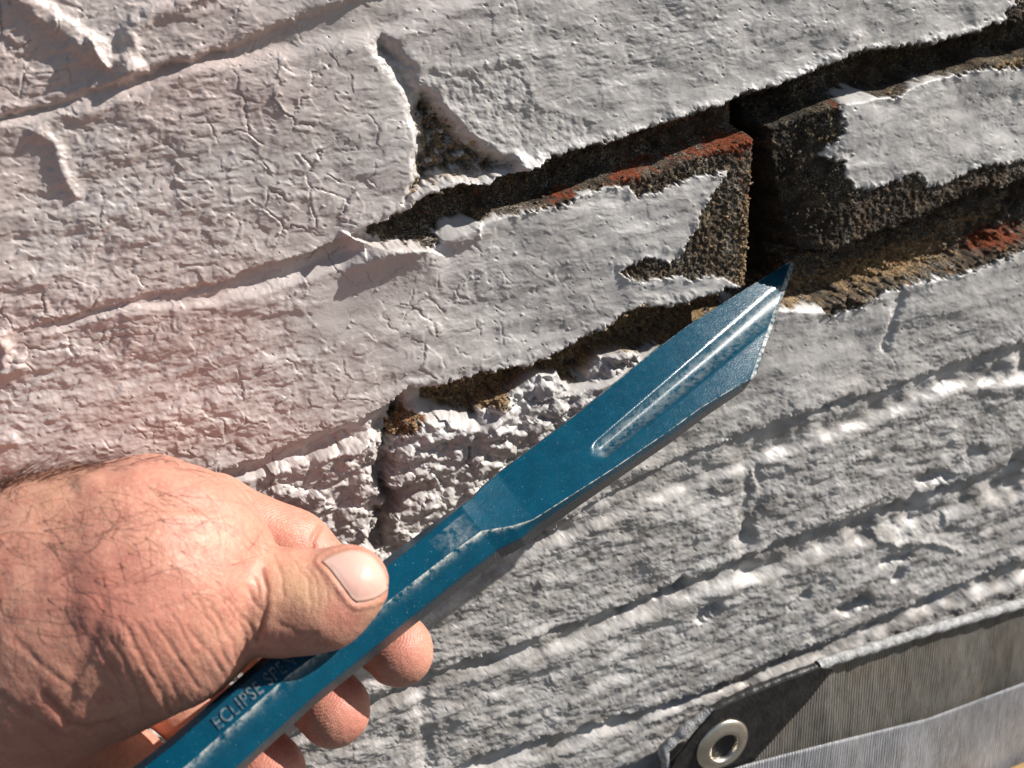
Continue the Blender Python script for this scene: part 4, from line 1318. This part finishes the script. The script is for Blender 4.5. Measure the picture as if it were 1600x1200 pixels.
def tube(pl, out, rad, name, mat, lump=0.25, seed=0, closed=False, sides=10):
    pl = np.array(pl, float)
    s = np.concatenate([[0], np.cumsum(np.hypot(*np.diff(pl, axis=0).T))])
    q = np.arange(0, s[-1], 4.0)
    px_, py_ = np.interp(q, s, pl[:, 0]), np.interp(q, s, pl[:, 1])
    c = on_wall(px_, py_, np.full(len(q), out))
    t_ = np.gradient(c, axis=0); t_ /= np.linalg.norm(t_, axis=1, keepdims=True)
    nrm_ = np.tile([0.0, -1.0, 0.0], (len(q), 1))
    bt = np.cross(t_, nrm_); bt /= np.linalg.norm(bt, axis=1, keepdims=True)
    th = np.linspace(0, 2 * math.pi, sides, endpoint=False)
    rr = rad / 1000.0 * (1 + lump * gnoise(q / 16.0, q * 0, 500 + seed))[:, None]
    P = c[:, None] + (nrm_[:, None] * np.cos(th)[None, :, None] + bt[:, None] * np.sin(th)[None, :, None] * 0.9) * rr[..., None]
    ii = np.arange(len(q) * sides).reshape(-1, sides); jj = np.roll(ii, -1, 1)
    f_ = np.stack([ii[:-1], jj[:-1], jj[1:], ii[1:]], -1).reshape(-1, 4).tolist() + [ii[0].tolist(), ii[-1][::-1].tolist()]
    return mesh_obj(name, P.reshape(-1, 3), f_, mat, tarp)
tube([(1278, 1040), (1300, 1032), (1440, 988), (1600, 942), (2000, 820), (2400, 698)], T_OUT + 1, 2.9, 'hem', M_HEM, 0.3, 1)
tube([(1044, 1215), (1036, 1172), (1070, 1140), (1112, 1108)], T_OUT + 0.5, 2.6, 'hem', M_HEM, 0.3, 2)
tube([(1108, 1111), (1160, 1086), (1220, 1062), (1282, 1040)], T_OUT + 1, 2.4, 'patch_binding', M_BLACK, 0.25, 3)
# the black corner patch
pp = np.array([(1049, 1200), (1020, 1240), (1116, 1110), (1160, 1092), (1220, 1068), (1283, 1043), (1300, 1046), (1262, 1094), (1215, 1146), (1165, 1201), (1130, 1240)])
pp = np.array([(1022, 1240), (1049, 1198), (1080, 1152), (1116, 1110), (1160, 1090), (1220, 1066), (1283, 1042), (1302, 1044), (1262, 1094), (1215, 1146), (1165, 1201), (1130, 1240)], float)
pw = on_wall(pp[:, 0], pp[:, 1], np.full(len(pp), T_OUT + 3.4))
po = mesh_obj('corner_patch', pw, [list(range(len(pp)))], M_BLACK, tarp, smooth=False)
sd = po.modifiers.new('thickness', 'SOLIDIFY'); sd.thickness = 0.0011; sd.offset = 0
# eyelet: a rolled flange round a barrel
ec = on_wall(np.array(1129.0), np.array(1165.0), T_OUT + 4.4)
er = 47.0 / (F / float((ec - CAM) @ FW)) 
prof = [(0.50, -0.62), (0.51, 0.10), (0.53, 0.20), (0.60, 0.25), (0.70, 0.22), (0.86, 0.10), (0.97, 0.04), (1.0, -0.03), (0.97, -0.08)]
ns = 64
ev = []
for i in range(ns):
    a = 2 * math.pi * i / ns
    for r, h in prof:
        ev.append(ec + np.array([math.cos(a) * r * er, -h * er * 0.62, math.sin(a) * r * er]))
k_ = len(prof)
ef = [[i * k_ + j, ((i + 1) % ns) * k_ + j, ((i + 1) % ns) * k_ + j + 1, i * k_ + j + 1] for i in range(ns) for j in range(k_ - 1)]
ey = mesh_obj('eyelet', np.array(ev), ef, M_ZINC, tarp)
# a black disc set behind the eyelet's hole
hv_ = [ec + np.array([math.cos(2 * math.pi * i / 40) * 0.505 * er, 0.0062, math.sin(2 * math.pi * i / 40) * 0.505 * er]) for i in range(40)]
mesh_obj('eyelet_black_disc', np.array(hv_), [list(range(40))], M_BLACK, tarp, smooth=False)

# ------------------------------------------------------------------ board in the corner
b0, b1 = on_wall(np.array(1440.0), np.array(1262.0), 27.0), on_wall(np.array(2300.0), np.array(875.0), 27.0)
e = (b1 - b0); L_ = np.linalg.norm(e); e /= L_
dn = np.cross(e, [0, -1.0, 0]); dn /= np.linalg.norm(dn)
if dn[2] > 0:
    dn = -dn
bv_ = []
for sx in (0, 1):
    for (a, b) in ((0, 0), (0.0005, 0), (0.045, 0), (0.045, 0.02), (0, 0.02)):
        bv_.append(b0 + e * L_ * sx + dn * a + np.array([0, -b, 0]))
bf = [[0, 1, 2, 3, 4], [9, 8, 7, 6, 5]] + [[i, 5 + i, 5 + (i + 1) % 5, (i + 1) % 5] for i in range(5)]
bo = mesh_obj('wooden_board', np.array(bv_), bf, M_WOOD, smooth=False)
bvm = bo.modifiers.new('bevel', 'BEVEL'); bvm.width = 0.0015; bvm.segments = 2
tag(bo, 'tan wooden board, one end showing in front of the tarpaulin', 'board')
